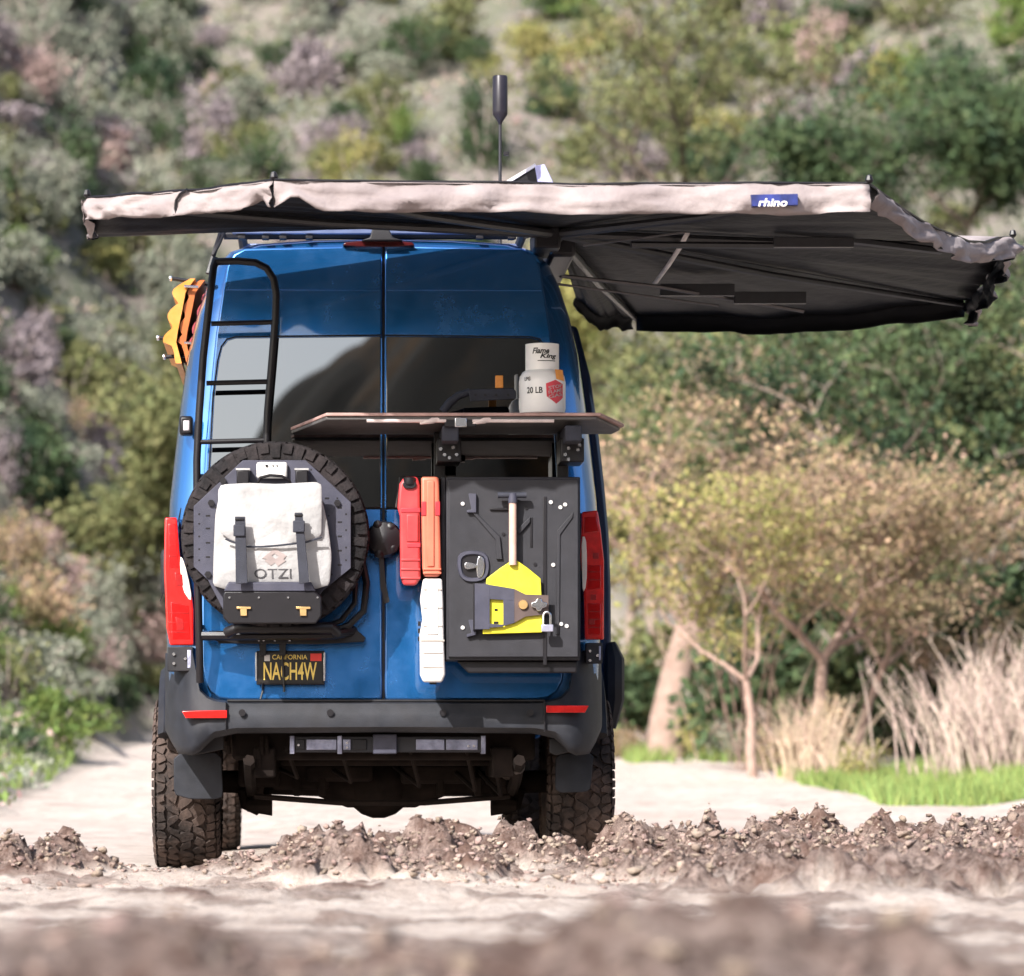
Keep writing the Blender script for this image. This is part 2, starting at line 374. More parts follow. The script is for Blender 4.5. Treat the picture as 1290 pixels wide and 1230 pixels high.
BARK = mat('bark_grey', (.20, .155, .125), .9, col2=(.30, .24, .20), scale=9, bump=.6, bscale=40)
BARK_D = mat('bark_dark', (.07, .05, .04), .9, col2=(.13, .10, .08), scale=9)
BARK_S = mat('bark_sycamore', (.20, .135, .105), .9, col2=(.34, .245, .20), scale=5, bump=.6, bscale=20)
BARK_P = mat('bark_pinkish', (.25, .165, .13), .9, col2=(.40, .28, .23), scale=9, bump=.6, bscale=30)
TWIG = mat('bare_twigs', (.33, .26, .24), .9, var=.2, island=.2)
LEAF = {
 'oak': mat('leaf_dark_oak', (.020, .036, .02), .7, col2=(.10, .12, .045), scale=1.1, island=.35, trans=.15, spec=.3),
 'olive': mat('leaf_olive', (.11, .125, .05), .75, col2=(.21, .21, .09), scale=1.5, island=.35, trans=.2, spec=.25),
 'sage': mat('leaf_sage_grey', (.17, .19, .14), .85, col2=(.29, .29, .23), scale=2, island=.3, trans=.15, spec=.2),
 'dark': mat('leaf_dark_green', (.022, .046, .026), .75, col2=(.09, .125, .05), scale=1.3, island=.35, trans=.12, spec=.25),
 'bright': mat('leaf_bright_green', (.12, .18, .045), .75, col2=(.23, .30, .09), scale=2, island=.3, trans=.3, spec=.3),
 'yellow': mat('leaf_yellow_green', (.17, .185, .055), .8, col2=(.40, .35, .14), scale=2, island=.3, trans=.25, spec=.2),
 'tan': mat('leaf_tan', (.115, .125, .045), .85, col2=(.55, .37, .25), scale=1.9, island=.3, trans=.25, spec=.2),
 'pinktan': mat('leaf_pink_tan', (.12, .13, .05), .85, col2=(.54, .36, .28), scale=1.9, island=.3, trans=.25, spec=.2),
 'pink': mat('leaf_dry_pink', (.33, .23, .21), .85, col2=(.47, .35, .31), scale=2, island=.3, trans=.15, spec=.15),
 'mauve': mat('leaf_mauve_grey', (.20, .165, .175), .85, col2=(.32, .27, .28), scale=2, island=.3, trans=.1, spec=.15)}

# shrubs: shapes shared, leaves coloured per plant
def shrub_proto(kind):
    n = {'dome': 2100, 'loose': 1300, 'tall': 1900, 'low': 1300}[kind]
    r = {'dome': (.5, .5, .42), 'loose': (.5, .5, .5), 'tall': (.42, .42, .75), 'low': (.6, .6, .28)}[kind]
    p = blob_points(n, (0, 0, r[2] * .85), r, {'dome': 16, 'loose': 11, 'tall': 18, 'low': 12}[kind], .42)
    p = p[p[:, 2] > -.05]
    v, f = leaf_quads(p, rng.uniform(.022, .045, len(p)) * (1.15 if kind != 'loose' else .9))
    fol = np_mesh('shrub_leaves_' + kind, v, f)
    mb = MB()
    for k in range(7):
        a = k * .9 + rnd.random(); e = Vector((math.cos(a) * r[0] * .7, math.sin(a) * r[0] * .7, r[2] * 1.2))
        mb.tube([(0, 0, -.1), e * .45 + Vector((0, 0, .05)), e], [.022, .014, .005], 5)
    st = mb.bm; me = bpy.data.meshes.new('shrub_stems'); st.to_mesh(me); st.free(); me.materials.append(TWIG)
    return fol, me
PROTO = {}
for k in ('dome', 'loose', 'tall', 'low'):
    for j in range(2): PROTO[(k, j)] = shrub_proto(k)
WORDS = {'sage': 'grey green sage', 'dark': 'dark green leafy', 'bright': 'bright green', 'yellow': 'yellowish', 'olive': 'olive green', 'pink': 'dry pinkish', 'mauve': 'mauve grey twiggy', 'tan': 'tan brown', 'oak': 'very dark'}
HOW = {'dome': 'rounded', 'loose': 'straggly', 'tall': 'upright', 'low': 'low spreading'}
def shrub(x, y, size, colour, kind, label, group, sink=.05, name='hillside_shrub'):
    fol, stems = PROTO[(kind, rnd.randrange(2))]
    z = T(x, y)
    o = empty(name, (x, y, z - sink * size), label, 'shrub', group)
    o.rotation_euler = (0, 0, rnd.random() * 6.28); o.scale = (size * rnd.uniform(.9, 1.15), size * rnd.uniform(.9, 1.15), size * rnd.uniform(.85, 1.15))
    for nm, me, m in (('foliage', fol, LEAF[colour]), ('stems', stems, None)):
        c = bpy.data.objects.new(nm, me); C.objects.link(c); c.parent = o
        if m is not None:
            if not me.materials: me.materials.append(m)
            c.material_slots[0].link = 'OBJECT'; c.material_slots[0].material = m
    return o
def hit(px, py, d0=22.0, d1=170.0):
    """where the line of sight through a photo pixel meets the ground"""
    Ds = np.arange(d0, d1, .35); x = CX + (px - VX) / FOC * Ds; z = CZ + (VY - py) / FOC * Ds
    g = terrain(x, Ds + CY); w = np.nonzero(g >= z)[0]
    if not len(w): return None
    D = Ds[w[0]]; return CX + (px - VX) / FOC * D, D + CY, D
def where(px, py):
    h = 'on the hilltop slope' if py < 110 else ('just above the awning' if py < 250 else ('behind the traction boards' if py < 480 else ('low on the near bank' if py > 700 else 'midway up the near bank')))
    for lim, w in ((60, 'frame edge'), (140, 'awning tip'), (260, 'traction boards'), (420, 'ladder'), (560, 'door seam'), (700, 'antenna'), (840, 'roof panel'), (1000, 'awning badge'), (1150, 'awning corner'), (1400, 'far awning tip')):
        if px < lim: return 'beyond the ' + w + ' ' + h
    return h
used_labels = set()
def uniq(lab, px, py):
    if lab in used_labels:
        for extra in ('smaller', 'paler', 'denser', 'thinner', 'wider', 'shorter', 'ragged', 'leaning', 'flatter', 'rounder', 'sparser', 'tallest', 'narrow', 'tangled', 'dusty', 'neat'):
            l2 = extra + ' ' + lab
            if l2 not in used_labels: lab = l2; break
    used_labels.add(lab); return lab
# the ones the photograph shows clearly: px, py of the foot, width in pixels, colour, kind
SHOWN = [(195, 105, 120, 'dark', 'dome'), (248, 98, 70, 'dark', 'low'), (215, 28, 80, 'dark', 'dome'), (85, 12, 80, 'dark', 'low'), (350, 92, 60, 'dark', 'dome'), (350, 125, 34, 'bright', 'low'), (500, 190, 60, 'bright', 'dome'),
 (480, 215, 60, 'olive', 'dome'), (435, 175, 60, 'dark', 'dome'), (268, 58, 70, 'mauve', 'low'), (430, 105, 90, 'dark', 'low'), (495, 95, 90, 'dark', 'dome'), (560, 75, 110, 'olive', 'dome'), (600, 90, 60, 'dark', 'dome'),
 (380, 50, 70, 'sage', 'low'), (610, 215, 90, 'dark', 'tall'), (700, 150, 100, 'dark', 'dome'), (670, 90, 90, 'yellow', 'dome'), (730, 105, 100, 'yellow', 'low'), (695, 30, 70, 'dark', 'dome'), (905, 25, 80, 'dark', 'dome'), (1060, 45, 110, 'dark', 'low'),
 (1100, 20, 80, 'mauve', 'dome'), (1180, 65, 24, 'dark', 'dome'), (1150, 150, 80, 'bright', 'tall'), (1190, 205, 120, 'dark', 'tall'), (1260, 180, 90, 'olive', 'dome'), (970, 45, 90, 'mauve', 'dome'), (850, 60, 100, 'sage', 'dome'),
 (75, 225, 110, 'sage', 'loose'), (90, 160, 130, 'sage', 'loose'), (30, 140, 110, 'pink', 'loose'), (180, 190, 100, 'sage', 'dome'), (130, 300, 110, 'mauve', 'loose'), (60, 270, 90, 'mauve', 'dome'), (300, 160, 100, 'sage', 'dome'), (310, 215, 90, 'olive', 'dome'), (240, 215, 60, 'dark', 'tall'),
 (70, 460, 60, 'dark', 'dome'), (55, 640, 130, 'dark', 'dome'), (105, 700, 110, 'dark', 'dome'), (130, 480, 100, 'sage', 'low'), (20, 350, 90, 'bright', 'dome'), (150, 560, 90, 'sage', 'dome'), (110, 560, 90, 'tan', 'loose'),
 (40, 800, 150, 'tan', 'loose'), (10, 730, 130, 'tan', 'loose'), (90, 770, 110, 'pink', 'loose'), (165, 770, 100, 'sage', 'dome'), (60, 945, 110, 'bright', 'dome'), (20, 960, 90, 'dark', 'low'), (105, 925, 90, 'bright', 'low'), (150, 905, 70, 'dark', 'dome'), (178, 880, 60, 'olive', 'dome'), (10, 890, 120, 'olive', 'loose'),
 (185, 610, 60, 'bright', 'dome'), (160, 650, 70, 'dark', 'low'), (120, 860, 100, 'sage', 'loose'), (45, 700, 80, 'pink', 'low')]
for px, py, w, col, kd in SHOWN:
    h = hit(px, py)
    if h is None: continue
    bank = py > 300
    shrub(h[0], h[1], w / FOC * h[2] * .95, col, kd, uniq('%s %s shrub %s' % (HOW[kd], WORDS[col], where(px, py)), px, py), 'shrubs on the near bank' if bank else 'shrubs on the far hillside', name='bank_shrub' if bank else 'hillside_shrub')
BARE = [(400, 130, 60), (590, 200, 35), (310, 15, 60), (1230, 70, 90), (1180, 20, 50), (450, 40, 40), (60, 380, 40), (30, 660, 25)]
cnt = 0; tries = 0
while cnt < 330 and tries < 3000:
    tries += 1
    if cnt >= 240: px, py = rnd.choice((rnd.uniform(-420, -60), rnd.uniform(1350, 1800))), rnd.uniform(-60, 500)
    elif rnd.random() < .64: px, py = rnd.uniform(-60, 1350), rnd.uniform(-40, 330)
    else:
        px = rnd.uniform(-60, 230); py = rnd.uniform(250, 900)
    if any(abs(px - a) < r and abs(py - b) < r * .7 for a, b, r in BARE) and rnd.random() < .5: continue
    h = hit(px, py)
    if h is None: continue
    bank = h[1] < 48
    if not bank and px > 700 and py > 150 and rnd.random() < .5: continue
    if px < 330 and not bank: col = rnd.choices(['sage', 'olive', 'pink', 'dark', 'mauve', 'yellow'], [7, 4, 1.2, 2.6, 1.4, 1])[0]
    elif not bank: col = rnd.choices(['sage', 'olive', 'yellow', 'dark', 'mauve', 'pink', 'bright'], [3.2, 4.5, 2.2, 3, 1.2, .6, .8])[0]
    else: col = rnd.choices(['sage', 'bright', 'pink', 'dark', 'tan', 'olive'], [7, 3, 1.8, 1.1, 1.4, 2])[0]
    kd = rnd.choice(['dome', 'dome', 'loose', 'low', 'tall'])
    w = rnd.uniform(46, 105)
    shrub(h[0], h[1], w / FOC * h[2], col, kd, uniq('%s %s shrub %s' % (HOW[kd], WORDS[col], where(px, py)), px, py), 'shrubs on the near bank' if bank else 'shrubs on the far hillside', name='bank_shrub' if bank else 'hillside_shrub')
    cnt += 1
# brush too small to count
def brush(name, xr, yr_, n, per, leaf, m, cond, label, hgt=.3):
    x = rng.uniform(*xr, n); y = rng.uniform(*yr_, n); k = cond(x, y); x, y = x[k], y[k]; z = terrain(x, y)
    s = rng.uniform(.5, 1.3, len(x)) * hgt
    c = np.repeat(np.stack([x, y, z], -1), per, 0); ss = np.repeat(s, per)[:, None]
    d = rng.standard_normal((len(c), 3)) * .5; d[:, 2] = np.abs(d[:, 2])
    v, f = leaf_quads(c + d * ss, rng.uniform(.6, 1.3, len(c)) * leaf)
    return link(name, np_mesh(name, v, f), m, kind='stuff', label=label)
hillcond = lambda x, y: (np.abs(x - CX) < (y - CY) * .42 + 6) & (fbm(x * .18, y * .12, 3, 61) > -.2)
brush('hillside_brush', (-55, 55), (50, 125), 15000, 16, .085, LEAF['sage'], hillcond, 'pale scrub covering the far hillside between the shrubs', .38)
brush('dark_hillside_brush', (-55, 55), (50, 125), 8000, 16, .08, LEAF['olive'], hillcond, 'olive scrub scattered over the far hillside', .42)
brush('dry_hillside_brush', (-50, 50), (50, 118), 2200, 16, .07, LEAF['pink'], lambda x, y: np.abs(x - CX) < (y - CY) * .42 + 6, 'dry pinkish scrub scattered over the far hillside', .3)
bankc = lambda x, y: (x < -2.75 - .02 * (y - 10)) & (x > -24)
brush('bank_brush', (-24, -2.5), (4, 60), 5200, 18, .045, LEAF['sage'], bankc, 'pale sage scrub covering the near bank', .22)
brush('dry_bank_brush', (-24, -2.5), (4, 60), 2200, 18, .045, LEAF['pink'], bankc, 'dry pinkish weeds covering the near bank', .2)

brush('green_bank_brush', (-24, -2.5), (4, 60), 3600, 20, .045, LEAF['bright'], lambda x, y: bankc(x, y) & (fbm(x * .5, y * .3, 2, 66) > 0), 'fresh green scrub in patches on the near bank', .25)
brush('green_hillside_brush', (-55, 55), (50, 125), 5000, 18, .075, LEAF['dark'], lambda x, y: (np.abs(x - CX) < (y - CY) * .42 + 6) & (fbm(x * .12, y * .09, 3, 67) > .05), 'dark green scrub in patches on the far hillside', .5)
# trees
def branches(base, height, spread, levels, r0, lean=(0, 0), forks=(2, 3), low=.35, crook=.22, up=.55, seed=1):
    rr = random.Random(seed); segs = []; tips = []
    def grow(p, d, L_, r, lev):
        ck = crook * (.45 if lev == 0 else 1)
        n = 3; pts = [Vector(p)]; rs = [r]; dd = Vector(d)
        for i in range(n):
            dd = (dd + Vector((rr.gauss(0, ck), rr.gauss(0, ck), rr.gauss(0, ck * .6)))).normalized()
            pts.append(pts[-1] + dd * L_ / n); rs.append(r * (1 - .38 * (i + 1) / n))
        segs.append((pts, rs)); e = pts[-1]
        if lev >= levels:
            tips.append(e); tips.append(pts[-2]); return
        if lev >= levels - 2: tips.append(e); tips.append(pts[2])
        k = rr.randint(*forks)
        for j in range(k):
            a = 6.283 * (j + rr.random() * .6) / k + lev
            side = Vector((math.cos(a), math.sin(a), 0)) * spread * (1.25 if lev == 0 else 1)
            nd = (dd * .75 + side + Vector((0, 0, up * rr.uniform(.2, 1)))).normalized()
            grow(e, nd, L_ * rr.uniform(.62, .85), rs[-1] * .8, lev + 1)
        if lev and rr.random() < .6:
            a = rr.random() * 6.28; grow(pts[1], (dd * .4 + Vector((math.cos(a), math.sin(a), .25)) * .8).normalized(), L_ * .6, rs[1] * .5, lev + 1)
    grow(Vector(base), Vector((lean[0], lean[1], 1)).normalized(), height * low, r0, 0)
    return segs, tips
def tree(name, x, y, height, spread, levels, r0, leafmat, bark, nleaf, leaf, clump, label, cat='tree', group=None, lean=(0, 0), forks=(2, 3), low=.35, seed=1, crook=.22, up=.55, flat=.7, sink=.1):
    z = T(x, y) - sink
    o = empty(name, (x, y, z), label, cat, group)
    segs, tips = branches((0, 0, 0), height, spread, levels, r0, lean, forks, low, crook, up, seed)
    mb = MB()
    for i, (pts, rs) in enumerate(segs): mb.tube(pts, rs, 7 if rs[0] > .03 else 4, cap=False)
    me = bpy.data.meshes.new('trunk'); mb.bm.to_mesh(me); mb.bm.free(); me.polygons.foreach_set('use_smooth', [True] * len(me.polygons)); me.materials.append(bark)
    t = bpy.data.objects.new('trunk', me); C.objects.link(t); t.parent = o
    tp = np.array([t_[:] for t_ in tips]); k = rng.integers(len(tp), size=nleaf)
    cs = rng.uniform(.5, 1.25, len(tp))[k][:, None] * clump
    c = tp[k] + rng.standard_normal((nleaf, 3)) * cs * np.array([1, 1, flat]) * .6
    v, f = leaf_quads(c, rng.uniform(.7, 1.25, nleaf) * leaf)
    cr = np_mesh('crown', v, f); cr.materials.append(leafmat)
    q = bpy.data.objects.new('crown', cr); C.objects.link(q); q.parent = o
    return o
def tx(px, D): return CX + (px - VX) / FOC * D
OAKS = 'oaks behind the track'
# far trees rising above the awning (trunk foot px, distance)
tree('oak_tree', tx(862, 86), 86 + CY, 7.4, .75, 4, .22, LEAF['olive'], BARK_D, 6500, .075, .34, 'open crowned oak with a dark crooked trunk rising above the awning cloth', group=OAKS, seed=4, low=.44, crook=.12, lean=(-.02, 0))
for (px, D, h, col, sd, lab) in ((742, 78, 5.6, 'yellow', 8, 'pale yellowish oak just past the antenna and folded roof panel'), (960, 80, 5.6, 'olive', 11, 'olive oak behind the blue awning badge'), (1120, 76, 5.2, 'yellow', 14, 'yellow green oak above the awning corner'),
        (1250, 66, 7.4, 'olive', 17, 'mottled oak beyond the awning corner at the frame edge'), (1190, 60, 6.8, 'yellow', 18, 'yellowish oak under the far awning tip'), (1060, 84, 6.0, 'dark', 19, 'dark green oak between the awning badge and corner'), (1210, 84, 6.5, 'dark', 20, 'dark green oak high over the far awning tip')):
    tree('oak_tree', tx(px, D), D + CY, h, .7, 4, .15, LEAF[col], BARK, 12000, .085, .55, lab, group=OAKS, seed=sd, low=.30)
# dark oaks filling behind the tan tree
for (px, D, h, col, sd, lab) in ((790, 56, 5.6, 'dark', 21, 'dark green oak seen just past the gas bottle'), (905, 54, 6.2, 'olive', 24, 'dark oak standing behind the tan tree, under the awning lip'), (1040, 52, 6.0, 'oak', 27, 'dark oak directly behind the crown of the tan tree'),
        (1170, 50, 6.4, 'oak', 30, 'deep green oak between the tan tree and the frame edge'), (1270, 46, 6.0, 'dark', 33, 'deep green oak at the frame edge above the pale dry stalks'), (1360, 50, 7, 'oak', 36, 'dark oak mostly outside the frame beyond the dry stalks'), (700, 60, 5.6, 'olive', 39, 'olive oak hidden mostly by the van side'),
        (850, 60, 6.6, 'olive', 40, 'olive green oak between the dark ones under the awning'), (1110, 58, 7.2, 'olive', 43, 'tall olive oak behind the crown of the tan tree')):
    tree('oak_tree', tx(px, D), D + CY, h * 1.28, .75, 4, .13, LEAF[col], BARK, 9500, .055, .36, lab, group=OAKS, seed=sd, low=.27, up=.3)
# left hollow, behind the bank
for (px, D, h, col, sd, lab) in ((235, 70, 6.4, 'olive', 41, 'shadowy oak behind the orange traction boards'), (320, 70, 6.0, 'olive', 47, 'oak hidden mostly behind the ladder')):
    tree('oak_tree', tx(px, D), D + CY, h, .7, 4, .13, LEAF[col], BARK, 13000, .08, .5, lab, group='oaks behind the near bank', seed=sd, low=.3, up=.3)
# thick pinkish trunk
tree('sycamore_tree', tx(838, 48), 48 + CY, 4.3, .75, 5, .27, LEAF['pinktan'], BARK_S, 4200, .034, .30, 'tree with a thick pinkish leaning trunk beside the track', seed=51, low=.42, lean=(.06, 0), sink=.15)
# tan many-stemmed tree
tree('tan_tree', tx(1015, 40), 40 + CY, 3.9, .68, 5, .085, LEAF['tan'], BARK_P, 10000, .033, .21, 'many branched tan leaved tree standing alone beside the track', seed=62, low=.33, lean=(.10, 0), forks=(3, 3), crook=.27, up=.35, flat=.5)
tree('tan_tree', tx(950, 39), 39 + CY, 2.9, .7, 5, .06, LEAF['yellow'], BARK_P, 4600, .033, .20, 'thinner yellow leaved tree leaning towards the van', seed=66, low=.36, lean=(-.22, 0), forks=(2, 3), up=.3, crook=.27)
tree('tan_tree', tx(1075, 41), 41 + CY, 3.3, .64, 5, .06, LEAF['pinktan'], BARK_P, 5600, .033, .21, 'pink tinged tan tree leaning away from the van', seed=69, low=.35, lean=(.18, 0), forks=(2, 3), up=.3, crook=.27)
tree('tan_tree', tx(1120, 43), 43 + CY, 2.5, .7, 5, .06, LEAF['olive'], BARK_P, 6000, .032, .24, 'olive leaved tree low behind the tan crown', seed=75, low=.33, lean=(.1, 0), forks=(2, 3), up=.25)
tree('tan_tree', tx(1190, 42), 42 + CY, 2.0, .6, 4, .05, LEAF['tan'], BARK_P, 1500, .03, .22, 'small tan tree by the dry stalks', seed=72, low=.33, lean=(.1, 0), forks=(2, 3), up=.25)
# undergrowth along the far side of the track
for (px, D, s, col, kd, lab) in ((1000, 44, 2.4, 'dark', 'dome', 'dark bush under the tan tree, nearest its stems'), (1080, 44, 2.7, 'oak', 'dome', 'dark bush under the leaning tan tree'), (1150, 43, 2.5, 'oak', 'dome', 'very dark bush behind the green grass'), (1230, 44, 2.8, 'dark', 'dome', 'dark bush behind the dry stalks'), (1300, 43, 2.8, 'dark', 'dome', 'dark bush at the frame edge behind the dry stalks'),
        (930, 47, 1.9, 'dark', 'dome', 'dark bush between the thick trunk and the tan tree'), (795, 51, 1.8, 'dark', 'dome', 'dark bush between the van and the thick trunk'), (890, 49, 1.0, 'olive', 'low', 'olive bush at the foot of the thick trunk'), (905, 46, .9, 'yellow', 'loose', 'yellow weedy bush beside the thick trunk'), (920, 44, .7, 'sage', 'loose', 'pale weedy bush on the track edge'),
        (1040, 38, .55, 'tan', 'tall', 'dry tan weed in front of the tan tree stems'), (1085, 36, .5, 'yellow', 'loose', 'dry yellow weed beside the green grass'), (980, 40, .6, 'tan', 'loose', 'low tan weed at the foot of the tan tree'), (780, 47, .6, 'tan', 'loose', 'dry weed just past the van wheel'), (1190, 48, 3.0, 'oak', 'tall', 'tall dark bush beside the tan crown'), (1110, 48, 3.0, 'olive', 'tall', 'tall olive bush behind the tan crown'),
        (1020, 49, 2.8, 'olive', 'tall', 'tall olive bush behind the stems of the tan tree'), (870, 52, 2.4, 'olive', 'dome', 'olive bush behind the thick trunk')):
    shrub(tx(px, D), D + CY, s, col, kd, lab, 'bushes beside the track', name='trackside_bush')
def stalks(name, x, y, n, w, h, r, m, label, group=None, lean=.25, cat='dry shrub', nb=2):
    z = T(x, y); mb = MB()
    for k in range(n):
        bx, by = rnd.gauss(0, w * .35), rnd.gauss(0, w * .35); hh = h * rnd.uniform(.6, 1.1); lx, ly = bx * .35 / w + rnd.gauss(0, lean), rnd.gauss(0, lean)
        p = [Vector((x + bx, y + by, z - .05)), Vector((x + bx + lx * hh * .4, y + by + ly * hh * .4, z + hh * .55)), Vector((x + bx + lx * hh, y + by + ly * hh, z + hh))]
        mb.tube(p, [r, r * .8, r * .35], 4, cap=False)
        for j in range(nb):
            q = p[1].lerp(p[2], rnd.random()); e = q + Vector((rnd.gauss(0, .1), rnd.gauss(0, .1), rnd.uniform(.08, .22))) * h
            mb.tube([q, e], [r * .5, r * .2], 3, cap=False)
    o = mb.build(name, m, smooth=0); return tag(o, label, cat, group)
STALK = mat('dry_stalks', (.27, .20, .165), .9, col2=(.50, .40, .34), island=.2)
STALK2 = mat('dry_grass', (.42, .31, .23), .9, col2=(.55, .43, .32), island=.2)
for px, D, n, w, h, lab in ((1215, 36, 110, .7, .95, 'dense clump of pale bare stalks beside the green grass'), (1285, 35, 110, .7, .9, 'clump of pale bare stalks at the frame edge'), (1250, 38, 80, .7, 1.15, 'taller clump of pale bare stalks at the back'), (1350, 36, 60, .7, 1.0, 'clump of bare stalks mostly cut by the frame edge')):
    stalks('dry_stalk_clump', tx(px, D), D + CY, n, w, h, .009, STALK, lab, 'clumps of pale dry stalks')
for px, D, n, w, h, lab in ((1018, 37.5, 130, .35, .75, 'tuft of tan dry grass before the tan tree'), (1075, 37, 60, .35, .4, 'short tuft of dry grass touching the green grass'), (965, 42, 70, .4, .5, 'tuft of brown dry grass at the track edge')):
    stalks('dry_grass_tuft', tx(px, D), D + CY, n, w, h, .006, STALK2, lab, 'tufts of dry grass', cat='grass tuft', nb=1)
# fine bare twigs round the tan trees
for px, D, n, h, lab in ((915, 44, 9, 1.9, 'thin bare sapling stems beside the thick trunk'), (965, 41, 10, 2.2, 'bare leaning stems in front of the dark bushes')):
    stalks('bare_sapling', tx(px, D), D + CY, n, .5, h, .012, BARK_P, lab, 'bare saplings', .3, 'sapling', 4)
def grass(name, x0, x1, y0, y1, n, h, m, label):
    x = rng.uniform(x0, x1, n); y = rng.uniform(y0, y1, n); k = fbm(x * 1.5, y * .8, 3, 71) > -.12 + .5 * (rng.random(n) - .5); x, y = x[k], y[k]; z = terrain(x, y); n = len(x)
    hh = h * rng.uniform(.5, 1.2, n); a = rng.uniform(0, 6.28, n); wv = .012; lx, ly = rng.normal(0, .3, n) * hh, rng.normal(0, .3, n) * hh
    b = np.stack([x, y, z - .02], -1); s = np.stack([np.cos(a) * wv, np.sin(a) * wv, a * 0], -1); t = b + np.stack([lx, ly, hh], -1)
    v = np.stack([b - s, b + s, t], 1).reshape(-1, 3)
    return link(name, np_mesh(name, v, np.arange(n * 3).reshape(-1, 3), 3), m, kind='stuff', label=label)
GR = mat('green_grass', (.16, .235, .055), .8, col2=(.28, .36, .11), island=.25, trans=.3, scale=1)
grass('green_grass', 4.15, 7.6, 12.2, 20.5, 26000, .17, GR, 'bright green grass between the track and the dry stalks')
grass('trunk_grass', 3.2, 6.5, 25, 31, 9000, .2, GR, 'patch of green grass near the thick pinkish trunk')
grass('bank_grass', -5.2, -2.9, 8, 26, 9000, .2, GR, 'green grass growing at the foot of the near bank')
# ------------------------------------------------------------------ the van
PAINT = mat('blue_metallic_paint', (.020, .18, .50), .25, metal=.8, coat=1.0, var=.02, scale=2)
PAINT_R = mat('blue_paint_dusty', (.020, .19, .54), .20, metal=.8, coat=1.0, var=.03, scale=2, dust=.22, dustcol=(.28, .27, .29))
GLASS = mat('tinted_glass', (.0008, .0008, .0008), .010, var=0, spec=.8, ior=2.25)
BLACKP = mat('black_plastic', (.014, .014, .017), .5, var=.15, bump=.15, bscale=250, dust=.12, dustcol=(.12, .10, .09), spec=.3)
BUMP = mat('bumper_plastic', (.018, .020, .026), .5, var=.15, bump=.2, bscale=300, dust=.2, dustcol=(.08, .07, .066), spec=.25)
BLACK = mat('black_powder_coat', (.008, .007, .009), .4, var=.1, bump=.1, bscale=300, spec=.35)
GREYC = mat('charcoal_powder_coat', (.021, .021, .026), .5, var=.1, bump=.25, bscale=400, dust=.10, dustcol=(.09, .08, .08), spec=.3)
PLATE = mat('grey_blue_plate', (.045, .046, .068), .5, var=.1, bump=.2, bscale=300, dust=.12, dustcol=(.2, .18, .18), spec=.3)
RUB = mat('tyre_rubber', (.030, .024, .022), .85, var=.2, bump=.4, bscale=80, dust=.75, dustcol=(.19, .13, .105), spec=.2)
RUBS = mat('spare_tyre_rubber', (.010, .009, .010), .8, var=.2, bump=.4, bscale=80, dust=.3, dustcol=(.13, .10, .10), spec=.2)
STEEL = mat('worn_steel', (.26, .27, .36), .42, metal=.7, var=.3, bump=.2, bscale=80, dust=.3, dustcol=(.12,.1,.1))
CHROME = mat('bright_metal', (.75, .75, .77), .22, metal=1.0, var=.05)
UNDER = mat('underbody_grime', (.010, .007, .006), .9, var=.3, dust=.3, dustcol=(.03, .02, .015), spec=.15)
RED = mat('red_lamp_plastic', (.60, .010, .008), .2, coat=.8, var=.12, scale=26)
REDD = mat('dark_red_lamp', (.30, .008, .008), .2, coat=1.0, var=.1)
WHITEL = mat('clear_lamp_plastic', (.80, .70, .62), .2, coat=1.0, var=.08)
WHITE = mat('white_paint', (.60, .585, .57), .4, var=.04, coat=.2)
VAN = Vector((0, 2.8, 0))
van = empty('camper_van', VAN, 'high roofed metallic blue camper van seen from behind on the dirt track, loaded with gear', 'van')

OUT = [(0.90, .66), (1.0, .69), (1.004, .80), (1.010, 1.10), (1.008, 1.44), (.995, 1.70), (.968, 1.95), (.945, 2.15), (.912, 2.385), (.872, 2.56), (.828, 2.70), (.785, 2.80), (.72, 2.872), (.60, 2.908), (.35, 2.925), (0, 2.932)]
RS = {}
def section(Y, inset=0.0, top=9.0, dz=0.0, taper=1.0, lean=0.0):
    pts = []
    for x, z in OUT:
        x2 = max(0, x - inset * (1 if x > .3 else x / .3)) * taper; z2 = z - (inset * .8 * sstep(2.5, 2.9, z)) + (inset * .2 * (z < .7))
        z2 = min(float(z2), top + (z2 - .5) * .02 if z2 > top else z2)
        pts.append((x2, z2))
    full = pts + [(-x, z) for x, z in pts[-2::-1]]
    return [(x, Y + yr(z) * lean, z) for x, z in full]
body = MB()
stn = [section(.012, .150, lean=1), section(.022, .112, lean=1), section(.05, .070, lean=1), section(.09, .038, lean=1), section(.15, .015, lean=1), section(.24, .003, lean=1), section(.7, 0), section(1.6, 0), section(2.8, 0), section(3.9, 0),
       section(4.25, .02, top=2.75), section(4.7, .04, top=2.25), section(5.15, .06, top=1.62), section(5.5, .08, top=1.36), section(5.8, .14, top=1.18), section(5.92, .25, top=1.0)]
body.grid(stn)
body.bm.faces.new([body.bm.verts.new(p) for p in stn[0]]); body.bm.faces.new([body.bm.verts.new(p) for p in stn[-1]])
bmesh.ops.remove_doubles(body.bm, verts=body.bm.verts, dist=.0005)
body.build('body', PAINT, van, smooth=50)
